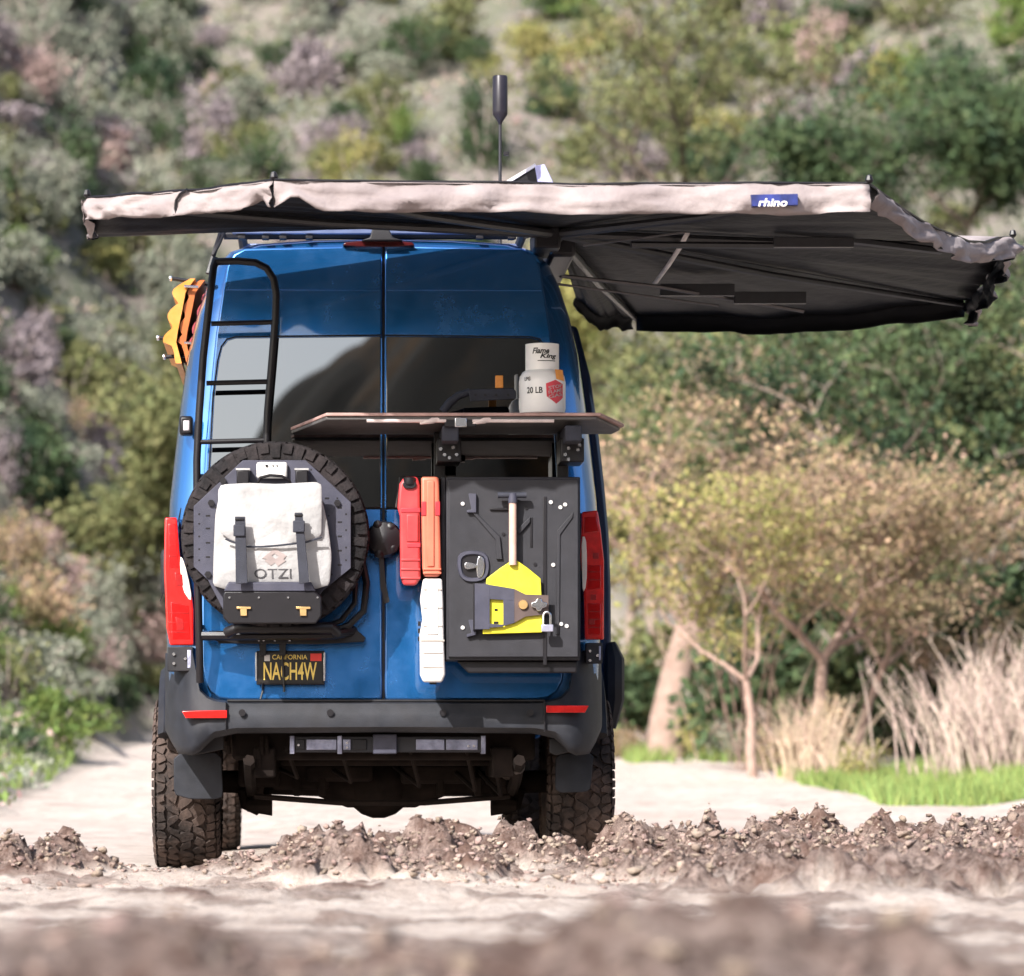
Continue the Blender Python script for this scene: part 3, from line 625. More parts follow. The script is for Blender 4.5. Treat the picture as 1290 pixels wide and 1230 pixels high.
# side windows and windscreen, fender flares, mirrors
def side_slab(name, ya, yb, za, zb, m, parent, sgn, off=.008, th=.03, bev=.01, slide=0.0, yofs=None):
    zs = [za + (zb - za) * i / 8 for i in range(9)]
    xo = lambda z: float(np.interp(z, [q[1] for q in OUT], [q[0] for q in OUT]))
    mb = MB(); g = []
    for (d, rev) in ((off, 0), (off - th, 1)):
        g.append([[mb.bm.verts.new((sgn * (xo(z) + d + slide), y, z)) for z in zs] for y in (ya, yb)])
    a, b = g
    n = len(zs)
    for i in range(n - 1):
        mb.bm.faces.new((a[0][i], a[1][i], a[1][i+1], a[0][i+1])); mb.bm.faces.new((b[0][i], b[1][i], b[1][i+1], b[0][i+1]))
        for s in (0, 1): mb.bm.faces.new((a[s][i], a[s][i+1], b[s][i+1], b[s][i]))
    for i in (0, n - 1): mb.bm.faces.new((a[0][i], a[1][i], b[1][i], b[0][i]))
    return mb.build(name, m, parent, bev)
for s in (-1, 1):
    side_slab('side_window', 3.95, 4.65, 1.55, 2.1, GLASS, van, s); side_slab('cab_door', 3.75, 4.85, .62, 1.5, PAINT, van, s, .012)
    if s < 0: side_slab('side_window', 2.2, 3.4, 1.6, 2.25, GLASS, van, s)
    for y in (.85, 4.5):
        a = [(s * 1.02, y + .50 * math.cos(t), .42 + .50 * math.sin(t)) for t in np.linspace(-.15, math.pi - .4, 17)]
        MB().tube(a, .035, 6).build('wheel_arch', BLACKP, van)
    mr = MB().box((s * 1.06, 4.72, 1.45), (s * 1.205, 4.80, 1.72)).build('wing_mirror', BLACKP, van, .03)
    MB().box((s * .95, 4.74, 1.52), (s * 1.08, 4.78, 1.70)).build('mirror_arm', BLACKP, mr, .01)
# open sliding door carried outside the body
sd = side_slab('sliding_door', 1.55, 2.75, .58, 2.66, mat('navy_paint', (.006, .018, .06), .3, metal=.4, coat=1, var=.04), van, 1, .145, .06, .02)  # van blue darkened to navy: the door's shade is put into its colour
side_slab('side_window', 1.8, 2.6, 1.6, 2.2, GLASS, sd, 1, .152, .012, .004)
MB().tube([(1.15, 1.50, .66), (1.165, 1.48, .80), (1.165, 1.48, 1.0), (1.15, 1.5, 1.08)], [.025, .05, .05, .025], 8).build('door_roller', BLACKP, sd)

# rear doors
def door_pts(s):
    half = [(1.5, 882), (192, 882), (207, 880), (219, 872), (226, 858), (229, 838), (229.5, 800), (229, 650), (224, 560), (217, 480), (211, 420), (203, 370), (197, 335), (189, 320), (175, 313), (1.5, 309)]
    return [(483 + s * x, y) for x, y in half]
DOORS = []
for s in (-1, 1):
    d = plate('rear_door', door_pts(s), .022, .05, PAINT_R, van, .010, seg=3, label='rear door with ladder and spare wheel' if s < 0 else 'rear door with storage box and table')
    DOORS.append(d)
    win = [(3.5, 640), (214, 640), (219, 634), (218.5, 600), (213, 500), (207, 455), (203, 438), (196, 429), (186, 426), (3.5, 424)]
    w = plate('window', [(483 + s * x, y) for x, y in win], .027, .02, GLASS, d, .003)
    MB().tube([rear(483 + s * x, y, .024) for x, y in [(2.5, 641), (215, 641.5), (220.5, 635), (220, 600), (214.5, 500), (208.5, 454), (204, 436.5), (197, 427.5), (186, 424.5), (2.5, 422.5)]], .004, 5).build('window_seal', BLACKP, d)
    plate('swage_line', [(483 + s * 4, 366.5), (483 + s * 199, 366.5), (483 + s * 198, 364.8), (483 + s * 4, 364.8)], .0245, .01, PAINT_R, d, .001)
plate('door_gap', [(481.6, 882), (484.4, 882), (484.4, 310), (481.6, 310)], .0, .01, BLACK, van)
for s, d in zip((-1, 1), DOORS):
    plate('seam_trim', [(483 + s * 1.6, 640), (483 + s * 3.4, 640), (483 + s * 3.4, 426), (483 + s * 1.6, 426)], .0262, .01, PAINT_R, d, .0005)
# third brake light and camera
bl = plate('brake_light', smoothpoly([(430, 311), (524, 311), (518, 303.5), (436, 303.5)], 1), .050, .05, mat('unlit_brake_lens', (.045, .003, .004), .25, var=.1), van, .004)
plate('reversing_camera', [(455, 303), (508, 303), (495, 299), (488, 284), (470, 284), (466, 299)], .09, .07, BLACKP, van, .006)
# tail lamps
TLl = [(207.5, 652), (223, 652), (226, 690), (229, 724), (242, 752), (244, 768), (244, 813), (214, 813), (209.5, 790), (206.5, 716)]
TLr = [(733, 645), (753, 643), (757, 668), (761, 706), (761, 806), (737, 806), (735.5, 745), (731, 700)]
t = plate('tail_lamp', TLl, .035, .10, RED, van, .008, seg=3)
plate('reversing_lens', smoothpoly([(226, 700), (232, 706), (241, 745), (241, 760), (229, 742)], 1), .037, .03, WHITEL, t, .003)
for px, py in ((225, 730), (226, 786)): plate('lamp_cell', [(px - 5, py - 9), (px + 5, py - 6), (px + 6, py + 8), (px - 3, py + 9)], .0375, .01, REDD, t, .002)
t = plate('tail_lamp', TLr, .035, .10, RED, van, .008, seg=3)
plate('reversing_lens', smoothpoly([(732.5, 676), (738, 676), (739.5, 700), (739, 738), (734, 748), (733, 720)], 1), .038, .03, WHITEL, t, .003)
for px, py in ((747, 752), (745, 783), (750, 700)): plate('lamp_cell', [(px - 3, py - 3), (px + 4, py - 3), (px + 4, py + 4), (px - 3, py + 4)], .0375, .01, REDD, t, .001)
for pts_, nm in (([(212, 660), (221, 660), (224, 700), (226, 716), (213, 716)], 'lamp_chamber'), ([(215, 758), (238, 764), (240, 806), (217, 806)], 'lamp_chamber'), ([(736, 652), (751, 651), (755, 670), (736, 672)], 'lamp_chamber'), ([(740, 712), (757, 712), (757, 742), (740, 744)], 'lamp_chamber'), ([(740, 760), (757, 760), (757, 800), (741, 800)], 'lamp_chamber')):
    plate(nm, pts_, .0365, .01, mat('deep_red_chamber', (.42, .006, .006), .12, coat=.8), van, .003)
for y_ in (672, 686, 700, 772, 784, 796):
    plate('lens_rib', [(213, y_), (222 + (y_ > 750) * 16, y_), (222 + (y_ > 750) * 16, y_ + 1.2), (213, y_ + 1.2)], .0385, .01, REDD, van, .0005)
for y_ in (720, 730, 770, 780, 790): plate('lens_rib', [(741, y_), (756, y_), (756, y_ + 1.2), (741, y_ + 1.2)], .0385, .01, REDD, van, .0005)
for (x0, x1, s) in ((211, 243, -1), (738, 759, 1)):
    hb = plate('corner_bracket', rect(x0, 815 if s < 0 else 810, x1, 846 if s < 0 else 836), .05, .08, BLACKP, van, .004)
    for (ax, ay) in ((.25, .3), (.25, .72), (.7, .5)): MB().lathe([(.007, -.006), (.007, .006)], rear(x0 + (x1 - x0) * ax, 812 + 28 * ay + (4 if s < 0 else 0), .054), 'Y', 8).build('bolt', CHROME, hb)
    plate('corner_slot', rect(x0 + (x1 - x0) * .78, (815 if s < 0 else 810) + 4, x1 - 2, (846 if s < 0 else 836) - 4), .053, .01, STEEL, hb, .002)

# bumper
def bumper():
    rows = []
    for x in np.linspace(-1.012, 1.012, 61):
        ax = abs(x); top = float(np.interp(ax, [0, .70, .80, .845, .865, .93, 1.012], [.770, .770, .785, .83, 1.00, 1.01, 1.0])); bot = float(np.interp(ax, [0, .68, .78, .86, .95, 1.012], [.628, .622, .60, .52, .53, .64]))
        f = -.13 + .30 * max(0, (ax - .84) / .17) ** 2.0 + .012 * (ax / .8) ** 2
        fu = np.interp(ax, [0, .8, .87, 1.012], [f, f, f + .045, f + .04])
        rows.append([(x, .16 + max(0, (ax - .9)) * 1.5, top), (x, .03 + max(0, f + .13), top), (x, fu + .04, top - .002), (x, fu + .012, top - .012), (x, (fu + f) / 2 + .006, top * .62 + bot * .38), (x, f, min(.755, top) * .55 + bot * .45), (x, f + .004, bot * .8 + .15), (x, f + .03, bot + .012), (x, f + .07, bot), (x, .16 + max(0, (ax - .9)) * 1.5, bot + .02)])
    mb = MB().grid(rows); mb.bm.faces.new([mb.bm.verts.new(p) for p in rows[0]]); mb.bm.faces.new([mb.bm.verts.new(p) for p in rows[-1]])
    bmesh.ops.remove_doubles(mb.bm, verts=mb.bm.verts, dist=.0005)
    return mb.build('bumper', BUMP, van, smooth=50)
bmp = bumper()
for pts in ([(229, 896), (286, 895), (286, 905), (234, 905)], [(688, 889), (742, 889), (737, 898), (688, 898)]):
    MB().prism([pp(x, y, -.142) for x, y in pts], [pp(x, y, -.09) for x, y in pts]).build('reflector', RED, bmp, .003)
for px in (305, 416, 558, 668): MB().lathe([(.016, -.004), (.016, .004), (.010, .005)], pp(px, 898, -.136), 'Y', 12).build('parking_sensor', BLACK, bmp)
for px in (284.5, 686): MB().box(pp(px - .5, 884, -.1345), pp(px + .5, 922, -.10)).build('panel_gap', BLACK, bmp)
plate('step_tread', rect(286, 881.5, 686, 884), .10, .05, BLACKP, bmp, .002)

# licence plate
pb = pbox('licence_plate', 323, 820, 409, 863, -.070, -.05, BLACK, van, .004)
lp = pbox('plate_face', 326, 822.5, 406, 860.5, -.073, -.069, mat('plate_black', (.006, .004, .003), .4, var=.1), pb, .001)
YEL = mat('plate_yellow', (.85, .62, .14), .5, var=.06, scale=120)
text('lettering', 'NACH4W', 332, 834.5, 399, 857, -.0735, YEL, lp, off=.012)
text('state_name', 'CALIFORNIA', 343, 825, 387, 831, -.0735, YEL, lp)
pbox('month_sticker', 333, 825, 340, 833, -.0740, -.0731, WHITE, lp, .0003); pbox('year_sticker', 391, 823.5, 405, 833, -.0740, -.0731, mat('red_sticker', (.65, .04, .03), .5), lp, .0003)
for x0 in (321.5, 407.5): pbox('plate_edge', x0, 822, x0 + 2.2, 858, -.074, -.05, CHROME, pb, .001)
MB().tube([pp(331, 861, -.075), pp(331, 870, -.05), pp(328, 881, -.06)], .005, 6).build('cable', BLACK, van)
MB().tube([pp(359, 812, -.10), pp(356, 830, -.085), pp(357, 850, -.085), pp(358, 872, -.09)], [.007, .006, .006, .005], 5).build('hanging_strap', BLACK, van)

# wheels
def tyre_meshes(R, hw, nb=54, seed=3):
    prof = [(R * .52, -hw * .72), (R * .60, -hw * .86), (R * .74, -hw * 1.0), (R * .86, -hw * .98), (R * .94, -hw * .90), (R - .016, -hw * .78), (R - .012, 0), (R - .016, hw * .78), (R * .94, hw * .90), (R * .86, hw * .98), (R * .74, hw * 1.0), (R * .60, hw * .86), (R * .52, hw * .72)]
    t = MB().lathe(prof, (0, 0, 0), 'X', 72, cap=False); rings = None
    me = bpy.data.meshes.new('tyre'); bmesh.ops.recalc_face_normals(t.bm, faces=t.bm.faces); t.bm.to_mesh(me); t.bm.free(); me.polygons.foreach_set('use_smooth', [True] * len(me.polygons))
    r2 = random.Random(seed); mb = MB()
    rows = [-.93, -.60, -.22, .22, .60, .93]
    def surf(u, a, r):
        drop = .012 * max(0, (abs(u) - .62) / .31) ** 2
        return Vector((u * hw, (r - drop) * math.cos(a), (r - drop) * math.sin(a)))
    for i in range(5):
        n = nb if i in (0, 4) else int(nb * .8)
        st = (i % 2) * .5
        for k in range(n):
            a0 = 2 * math.pi * (k + st) / n; a1 = 2 * math.pi * (k + 1 + st) / n; da = a1 - a0
            g = .09; u0, u1 = rows[i] + .03, rows[i + 1] - .03
            zz = .09 if 0 < i < 4 else .03
            sl = (.10, -.16, .22, -.2, .12)[i] * da * (1 if k % 3 else -1)
            q = [(u0 + zz * (1 if k % 2 else -.4), a0 + g * da + sl), (u1 - zz * (.2 if k % 2 else 1), a0 + g * da - sl), (u1 + zz * .4, (a0 + a1) / 2 - sl * .6), (u1 - zz * (.9 if k % 2 else 0), a1 - g * da - sl), (u0 + zz * (0 if k % 2 else .9), a1 - g * da + sl), (u0 - zz * .3, (a0 + a1) / 2 + sl * .6)]
            q = [(max(-.98, min(.98, u + r2.uniform(-.045, .045))), a + r2.uniform(-.10, .10) * da) for u, a in q]
            cu = sum(x[0] for x in q) / 6; ca = sum(x[1] for x in q) / 6
            top = [surf(cu + (u - cu) * .92, ca + (a - ca) * .92, R) for u, a in q]; bot = [surf(u, a, R - .022) for u, a in q]
            A = [mb.bm.verts.new(p) for p in top]; B = [mb.bm.verts.new(p) for p in bot]; mb.bm.faces.new(A)
            for j in range(6): mb.bm.faces.new((A[j], B[j], B[(j+1) % 6], A[(j+1) % 6]))
    for sgn in (-1, 1):                                   # shoulder lugs running down the sidewall
        for k in range(nb):
            a0 = 2 * math.pi * (k + .1 + (.5 if sgn > 0 else 0)) / nb; a1 = a0 + 2 * math.pi / nb * .74
            ln = .82 if k % 2 else .87
            P4 = [(R - .010, .95), (R * .95, 1.01), (R * ln, 1.06), (R * ln, .98)]
            Q = [[mb.bm.verts.new((sgn * hw * h, r * math.cos(a), r * math.sin(a))) for r, h in P4] for a in (a0, a1)]
            for j in range(3): mb.bm.faces.new((Q[0][j], Q[1][j], Q[1][j+1], Q[0][j+1]))
            for q in Q: mb.bm.faces.new(q)
    bmesh.ops.recalc_face_normals(mb.bm, faces=mb.bm.faces)
    tr = bpy.data.meshes.new('tread'); mb.bm.to_mesh(tr); mb.bm.free()
    rm = MB().lathe([(R * .30, -.03), (R * .50, -.09), (R * .57, -hw * .8), (R * .57, hw * .8), (R * .50, .09), (R * .46, .05), (R * .18, .07), (R * .16, .10), (.01, .10)], (0, 0, 0), 'X', 40)
    for k in range(8):
        a = k * math.pi / 4; rm.tube([(.075, R * .16 * math.cos(a), R * .16 * math.sin(a)), (.085, R * .50 * math.cos(a), R * .50 * math.sin(a))], .022, 6)
    bmesh.ops.recalc_face_normals(rm.bm, faces=rm.bm.faces)
    ri = bpy.data.meshes.new('wheel'); rm.bm.to_mesh(ri); rm.bm.free()
    return me, tr, ri
def wheel(meshes, c, rub, parent, name='wheel', rz=0.0, spin=0.0, label=None):
    ty, tr, ri = meshes
    o = bpy.data.objects.new(name, ri); C.objects.link(o); o.parent = parent; o.location = Vector(c) - world_loc(parent); o.rotation_euler = (spin, 0, rz)
    if not ri.materials: ri.materials.append(BLACK)
    if label: o['label'] = label
    for nm, me in (('tyre', ty), ('tread', tr)):
        if not me.materials: me.materials.append(rub)
        k = bpy.data.objects.new(nm, me); C.objects.link(k); k.parent = o
        if nm == 'tread': k['kind'] = 'stuff'
    return o
TM = tyre_meshes(.412, .152)
for i, (x, y) in enumerate(((-.925, .85), (.935, .85), (-.90, 4.5), (.92, 4.5))):
    wheel(TM, (x, y, T(x, y) + .405), RUB, van, rz=0 if x > 0 else math.pi, spin=i * .7)
# mud flaps
for pts in ([(219, 950), (279, 948), (281, 1004), (272, 1007), (240, 1007), (219, 1001)], [(700, 950), (748, 948), (744, 994), (738, 998), (706, 999), (699, 994)]):
    MB().prism([pp(x, y, .30) for x, y in smoothpoly(pts, 1, .12)], [pp(x, y, .32) for x, y in smoothpoly(pts, 1, .12)]).build('mud_flap', BUMP, van, .004)
for x0, x1 in ((236, 282), (692, 732)):
    MB().prism([pp(x, y, .05) for x, y in [(x0, 930), (x1, 926), (x1, 944), (x0 + 8, 952), (x0, 948)]], [pp(x, y, .6) for x, y in [(x0, 930), (x1, 926), (x1, 944), (x0 + 8, 952), (x0, 948)]]).build('arch_liner', BLACKP, van, .006)
# hitch receiver bar and its pieces
hb = pbox('tow_bar', 366, 928, 611, 948, .02, .09, GREYC, van, .004)
for x0, x1, m in ((372, 384, BLACK), (386, 424, STEEL), (432, 442, STEEL), (444, 462, BLACK), (470, 500, STEEL), (524, 560, STEEL), (562, 602, STEEL)):
    pbox('bar_segment', x0, 931.5, x1, 945, .012, .03, m, hb, .003)
for x0 in (365, 425, 606): pbox('bar_end', x0, 927, x0 + 6, 950, .008, .095, STEEL, hb, .003)
pbox('bar_socket', 470, 925, 500, 950, -.01, .2, PLATE, hb, .005)
for px, py in ((376, 939), (437, 936), (437, 942), (590, 940), (597, 940)): MB().lathe([(.006, -.004), (.006, .004)], pp(px, py, .008), 'Y', 8).build('bolt', CHROME, hb)
for px, py in ((288, 940), (330, 941), (336, 941), (326, 957)): MB().tube([pp(px, py - 12, .1), pp(px, py, .08), pp(px + 1, py + 9, .1)], .010, 6).build('bracket_stud', UNDER, van)
# underbody: floor, chassis rails, axle, springs, tank, silencer
MB().box((-.70, .15, .50), (.70, 5.2, .66)).build('floor_pan', UNDER, van, .02)
for s in (-1, 1):
    MB().box((s * .50, .10, .42), (s * .60, 4.6, .56)).build('chassis_rail', UNDER, van, .01)
    MB().tube([(s * .62, -.0, .50), (s * .62, .4, .40), (s * .62, .85, .335), (s * .62, 1.3, .38), (s * .62, 1.7, .5)], .028, 6).build('leaf_spring', UNDER, van)
    sh = MB().tube([(s * .60, .75, .28), (s * .56, .60, .52)], .028, 8).build('shock_absorber', UNDER, van)
    MB().tube([(s * .64, .72, .285), (s * .52, .72, .285)], [.03, .05], 8).build('shock_mount', UNDER, sh)
ax = MB().tube([(-.80, .85, .40), (-.30, .85, .385), (-.16, .85, .37), (.16, .85, .37), (.30, .85, .385), (.80, .85, .40)], [.055, .06, .10, .10, .06, .055], 12).build('rear_axle', UNDER, van)
MB().lathe([(.02, -.16), (.10, -.13), (.155, -.05), (.165, .03), (.12, .14), (.05, .2)], (-.012, .85, .385), 'Y', 18).build('differential', UNDER, ax)
MB().box((-.52, .62, .36), (-.25, .7, .5)).build('shackle_plate', UNDER, ax, .02)
[MB().tube([(s * .66, .80, .36), (s * .645, .80, .285), (s * .60, .80, .27), (s * .55, .80, .30), (s * .54, .80, .36)], [.03, .028, .036, .022, .02], 7).build('spring_seat', UNDER, ax) for s in (-1, 1)]
MB().tube([(-.65, 2.6, .36), (.65, 2.6, .36)], .035, 8).build('cross_member', UNDER, van)
MB().box((-.55, 2.2, .33), (-.05, 3.4, .5)).build('fuel_tank', UNDER, van, .05)
MB().lathe([(.05, -.45), (.11, -.42), (.11, .42), (.05, .45)], (.30, 1.6, .43), 'X', 16).build('silencer', UNDER, van)
MB().tube([(-.70, 4.5, .40), (-.2, 4.45, .36), (.2, 4.45, .36), (.70, 4.5, .40)], [.05, .06, .06, .05], 8).build('front_axle', UNDER, van)
for x0, y0, x1, y1, Y in ((300, 950, 352, 992, .55), (612, 950, 640, 990, .55), (352, 950, 640, 965, .4), (385, 962, 470, 985, .6), (505, 962, 600, 988, .6)):
    pbox('underbody_bracket', x0, y0, x1, y1, Y, Y + .12, UNDER, van, .02)
for k in range(5):
    x_ = (-.45, -.2, .12, .38, .5)[k]; MB().tube([(x_, .12, .56), (x_ + .05, .35, .42 - .02 * k), (x_ - .06, .7, .47), (x_ + .02, 1.3, .50)], .011, 6).build('hose', UNDER, van)
MB().tube([(.62, .12, .47), (.60, .5, .44), (.5, 1.2, .42), (.35, 1.5, .42)], .033, 10).build('exhaust_pipe', mat('exhaust_steel', (.10, .08, .07), .5, metal=.6, var=.3), van)
MB().tube([(-.60, .55, .33), (-.2, .5, .30), (.2, .5, .30), (.60, .55, .33)], .014, 6).build('sway_bar', UNDER, van)
for x_ in (-.42, -.30, .26, .44): MB().box((x_, .60, .33), (x_ + .035, .68, .42)).build('axle_bracket', UNDER, van, .008)
# roof rack
rk = MB().tube([pp(282, 296, .22), pp(650, 296, .22)], .022, 8).build('roof_rack', GREYC, van)
for s, px in ((-1, 288), (1, 660)):
    MB().tube([(s * .66, .15, 2.93), (s * .66, .3, 2.97), (s * .66, 3.6, 2.97), (s * .66, 3.8, 2.90)], .022, 8).build('side_rail', GREYC, rk)
RKP = mat('rack_blue_grey', (.10, .13, .24), .4, metal=.3, var=.1)
for i in range(8):
    y = .30 + i * .46; MB().box((-.66, y, 2.945), (.66, y + .07, 2.965)).build('cross_slat', RKP, rk, .004)
MB().box((-.70, .14, 2.93), (.60, .17, 2.972)).build('rear_slat', RKP, rk, .005)
for px in (300, 330, 352, 385, 600, 640): pbox('rack_foot', px, 297, px + 9, 301, .12, .18, BLACK, rk, .002)
# roof corner ribs beside the ladder
MB().tube([pp(262, 345, .03), pp(270, 318, .06), pp(276, 300, .10), pp(279, 290, .2)], .012, 6).build('corner_rail', BLACK, van)
MB().tube([pp(268, 322, .03), pp(275, 310, .05), pp(283, 292, .12)], .008, 6).build('corner_rail', BLACK, van)
# ladder
LY = -.13
lad = MB().tube([pp(252, 860, LY + .04), pp(251, 800, LY), pp(248, 700, LY), pp(248, 580, LY), pp(251, 520, LY), pp(256, 450, LY), pp(265, 370, LY + .01), pp(269, 337, LY + .02), pp(272, 327, LY + .05)], .0175, 10).build('ladder', BLACK, van)
MB().tube([pp(270, 330, LY + .04), pp(300, 329, LY + .02), pp(322, 331, LY), pp(336, 338, LY), pp(345, 352, LY), pp(348, 372, LY), pp(347, 400, LY), pp(343, 450, LY), pp(337, 520, LY), pp(335, 580, LY)], .0175, 10).build('ladder_rail', BLACK, lad)
for (xa, xb, y, w) in ((266, 344, 408, .0115), (260, 338, 483, .0115), (252, 334, 557, .0115)):
    MB().tube([pp(xa, y, LY), pp(xb, y - 2, LY)], w, 8).build('rung', BLACK, lad)
MB().tube([pp(250, 800, LY), pp(300, 799, LY)], .014, 8).build('rung', BLACK, lad)
for px, py in ((250, 600), (266, 362), (250, 790)): MB().tube([pp(px, py, LY), pp(px + 6, py, .02)], .012, 6).build('ladder_foot', BLACK, lad)
# side camera pod
cp = pbox('side_pod', 226, 524, 243, 548, .0, .09, BLACK, van, .012); pbox('pod_lens', 230.5, 529.5, 239, 543, -.004, .02, mat('pod_lens_grey', (.45, .42, .45), .3), cp, .006)
MB().tube([pp(228, 640, .1), pp(204, 752, .12), pp(202, 758, .12)], .003, 4).build('whip_wire', BLACK, van)

# spare wheel on its carrier
SPC = pp(347, 676, -.22)
sw = wheel(tyre_meshes(.425, .118, 46, 9), SPC, RUBS, van, 'spare_wheel', rz=-math.pi / 2, spin=.2, label='spare wheel behind the pale bag, mounted on the ladder side door')
octa = [(306, 580), (385, 580), (442, 633), (442, 716), (407, 744), (385, 776), (285, 776), (262, 731), (244, 714), (244, 638)]
cplate = MB().prism([pp(x, y, -.372) for x, y in octa], [pp(x, y, -.366) for x, y in octa]).build('carrier_plate', PLATE, van, .002)
def holes(): 
    for (x, y) in [(262, 650), (262, 666), (262, 684), (262, 702), (428, 640), (428, 658), (428, 676), (428, 694), (428, 712), (412, 628), (412, 700)]:
        yield x, y, 5.5, 2.2
    for (x, y) in [(251, 648), (251, 660), (251, 676), (251, 692), (251, 706), (272, 640), (272, 660), (436, 648), (436, 668), (436, 690), (436, 706), (414, 650), (414, 672), (400, 612), (425, 628), (300, 592), (392, 592), (270, 722), (418, 724)]:
        yield x, y, 2.2, 2.2
for x, y, w, h in holes(): pbox('plate_hole', x - w / 2, y - h / 2, x + w / 2, y + h / 2, -.3725, -.371, BLACK, cplate, 0)
for x, y in ((266, 634), (262, 724), (425, 634), (408, 735), (281, 606)):
    MB().lathe([(.016, -.006), (.016, .004), (.008, .006)], pp(x, y, -.378), 'Y', 6).build('knob', BLACK, cplate)
MB().tube([pp(347, 700, -.10), pp(347, 700, -.37)], .05, 12).build('carrier_hub', BLACK, van)
car = MB().tube([pp(286, 797, -.26), pp(300, 791, -.30), pp(418, 791, -.30), pp(424, 797, -.26)], .026, 10).build('carrier_arm', BLACK, van)
MB().tube([pp(255, 801, -.16), pp(300, 801, -.2), pp(420, 800, -.2), pp(446, 795, -.1)], .022, 8).build('carrier_bar', BLACK, car)
MB().prism([pp(x, y, -.12) for x, y in [(272, 806), (290, 800), (440, 800), (448, 792), (461, 804), (458, 809), (400, 812), (276, 811)]], [pp(x, y, -.06) for x, y in [(272, 806), (290, 800), (440, 800), (448, 792), (461, 804), (458, 809), (400, 812), (276, 811)]]).build('carrier_foot', BLACK, car, .004)
MB().tube([pp(455, 700, -.10), pp(462, 735, -.14), pp(458, 770, -.14), pp(440, 788, -.14), pp(405, 800, -.14)], .016, 8).build('carrier_tube', BLACK, car)
MB().tube([pp(448, 735, -.12), pp(447, 760, -.14), pp(430, 782, -.14), pp(405, 792, -.14)], .013, 8).build('carrier_tube', BLACK, car)
for x in (326, 332, 346, 365): MB().lathe([(.005, -.004), (.005, .004)], pp(x, 807, -.123), 'Y', 8).build('bolt', CHROME, car)
for x0 in (327, 352): pbox('drop_bracket', x0, 806, x0 + 8, 826, -.11, -.08, BLACK, car, .002)
# knob and strap between the doors
kb = MB().lathe([(.02, -.02), (.075, 0), (.085, .04), (.06, .09)], pp(484, 679, -.17), 'Y', 16).build('door_handle_knob', BLACK, van)
for x, y in ((476, 662), (492, 665), (478, 697), (495, 690)): MB().lathe([(.008, -.01), (.024, 0), (.02, .02)], pp(x, y, -.17), 'Y', 8).build('knob_lobe', BLACK, kb)
MB().prism([pp(x, y, -.15) for x, y in [(477, 700), (483, 699), (486, 735), (491, 758), (485, 761), (479, 740)]], [pp(x, y, -.143) for x, y in [(477, 700), (483, 699), (486, 735), (491, 758), (485, 761), (479, 740)]]).build('webbing_strap', BLACK, van, .001)
# ------------------------------------------------------------------ gear hung on the van
CANV = mat('pale_canvas', (.33, .325, .325), .85, var=.14, scale=5, bump=.8, bscale=22)
STRAP = mat('charcoal_webbing', (.020, .022, .034), .7, var=.15, bump=.4, bscale=300)
# bag on the spare wheel
bag = empty('canvas_bag', pp(345, 742, -.45), 'pale canvas rucksack with two dark buckled straps hung over the spare wheel', 'bag')
def soft(name, outline, Y0, depth, m, parent, puff=.03, n=15, wr=.006, seed=0):
    """a stuffed cloth body: outline swept inward at front so that it bulges"""
    pts = smoothpoly(outline, 2, .12); cx = sum(p[0] for p in pts) / len(pts); cy = sum(p[1] for p in pts) / len(pts)
    rows = [[pp(x, y, Y0 + depth) for x, y in pts]]
    for k in range(n):
        t = k / (n - 1); s = 1 - t ** 3.2 * .96
        rr = []
        for x, y in pts:
            q = pp(cx + (x - cx) * s, cy + (y - cy) * s, Y0)
            d = puff * (1 - s) ** .55
            wv = float(fbm(q.x * 9 + seed, q.z * 5, 3, 90 + seed)) * wr * 3 * min(1, (1 - s) * 5)
            rr.append(Vector((q.x, Y0 + .02 - d + wv, q.z)))
        rows.append(rr)
    mb = MB().grid(rows, close=True); mb.bm.faces.new([mb.bm.verts.new(p) for p in rows[-1]]); mb.bm.faces.new([mb.bm.verts.new(p) for p in rows[0]])
    bmesh.ops.remove_doubles(mb.bm, verts=mb.bm.verts, dist=.0003)
    return mb.build(name, m, parent, smooth=60)
bbody = soft('bag_body', [(276, 625), (404, 622), (413, 660), (418, 700), (415, 742), (268, 743), (269, 700), (271, 650)], -.46, .08, CANV, bag, .05, wr=.007)
soft('bag_flap', [(274.5, 611), (311, 608.5), (350, 610), (405, 607), (405.5, 640), (405, 676), (385, 682), (350, 686), (311, 689), (290, 680), (276, 670)], -.495, .02, CANV, bag, .028, wr=.005, seed=3)
MB().tube([pp(x, y, -.50) for x, y in ((284, 679), (290, 682), (311, 689), (330, 689), (350, 687.5), (385, 683.5), (405.5, 677))], .0045, 6).build('flap_shadow', STRAP, bag)  # dark tube drawn as the shadow under the flap's lower edge
for pts in ([(296, 651), (309, 651), (312, 735), (297, 736)], [(371, 646), (381, 646), (390, 734), (377, 736)]):
    mb = MB(); mb.prism([pp(x, y, -.546) for x, y in pts], [pp(x, y, -.540) for x, y in pts]); st = mb.build('strap', STRAP, bag, .002)
    x0, y0 = pts[0]
    MB().prism([pp(x, y, -.556) for x, y in rect(x0 - 2, y0 + 10, x0 + 13, y0 + 25)], [pp(x, y, -.546) for x, y in rect(x0 - 2, y0 + 10, x0 + 13, y0 + 25)]).build('buckle', STRAP, st, .005)
    MB().box(pp(x0, y0 + 2, -.552), pp(x0 + 11, y0 + 4.5, -.545)).build('strap_loop', BLACK, st, .001)
MB().tube([pp(325, 609, -.44), pp(328, 602, -.45), pp(340, 599, -.45), pp(355, 600, -.45), pp(364, 605, -.45), pp(366, 610, -.44)], .007, 8).build('top_handle', BLACK, bag)
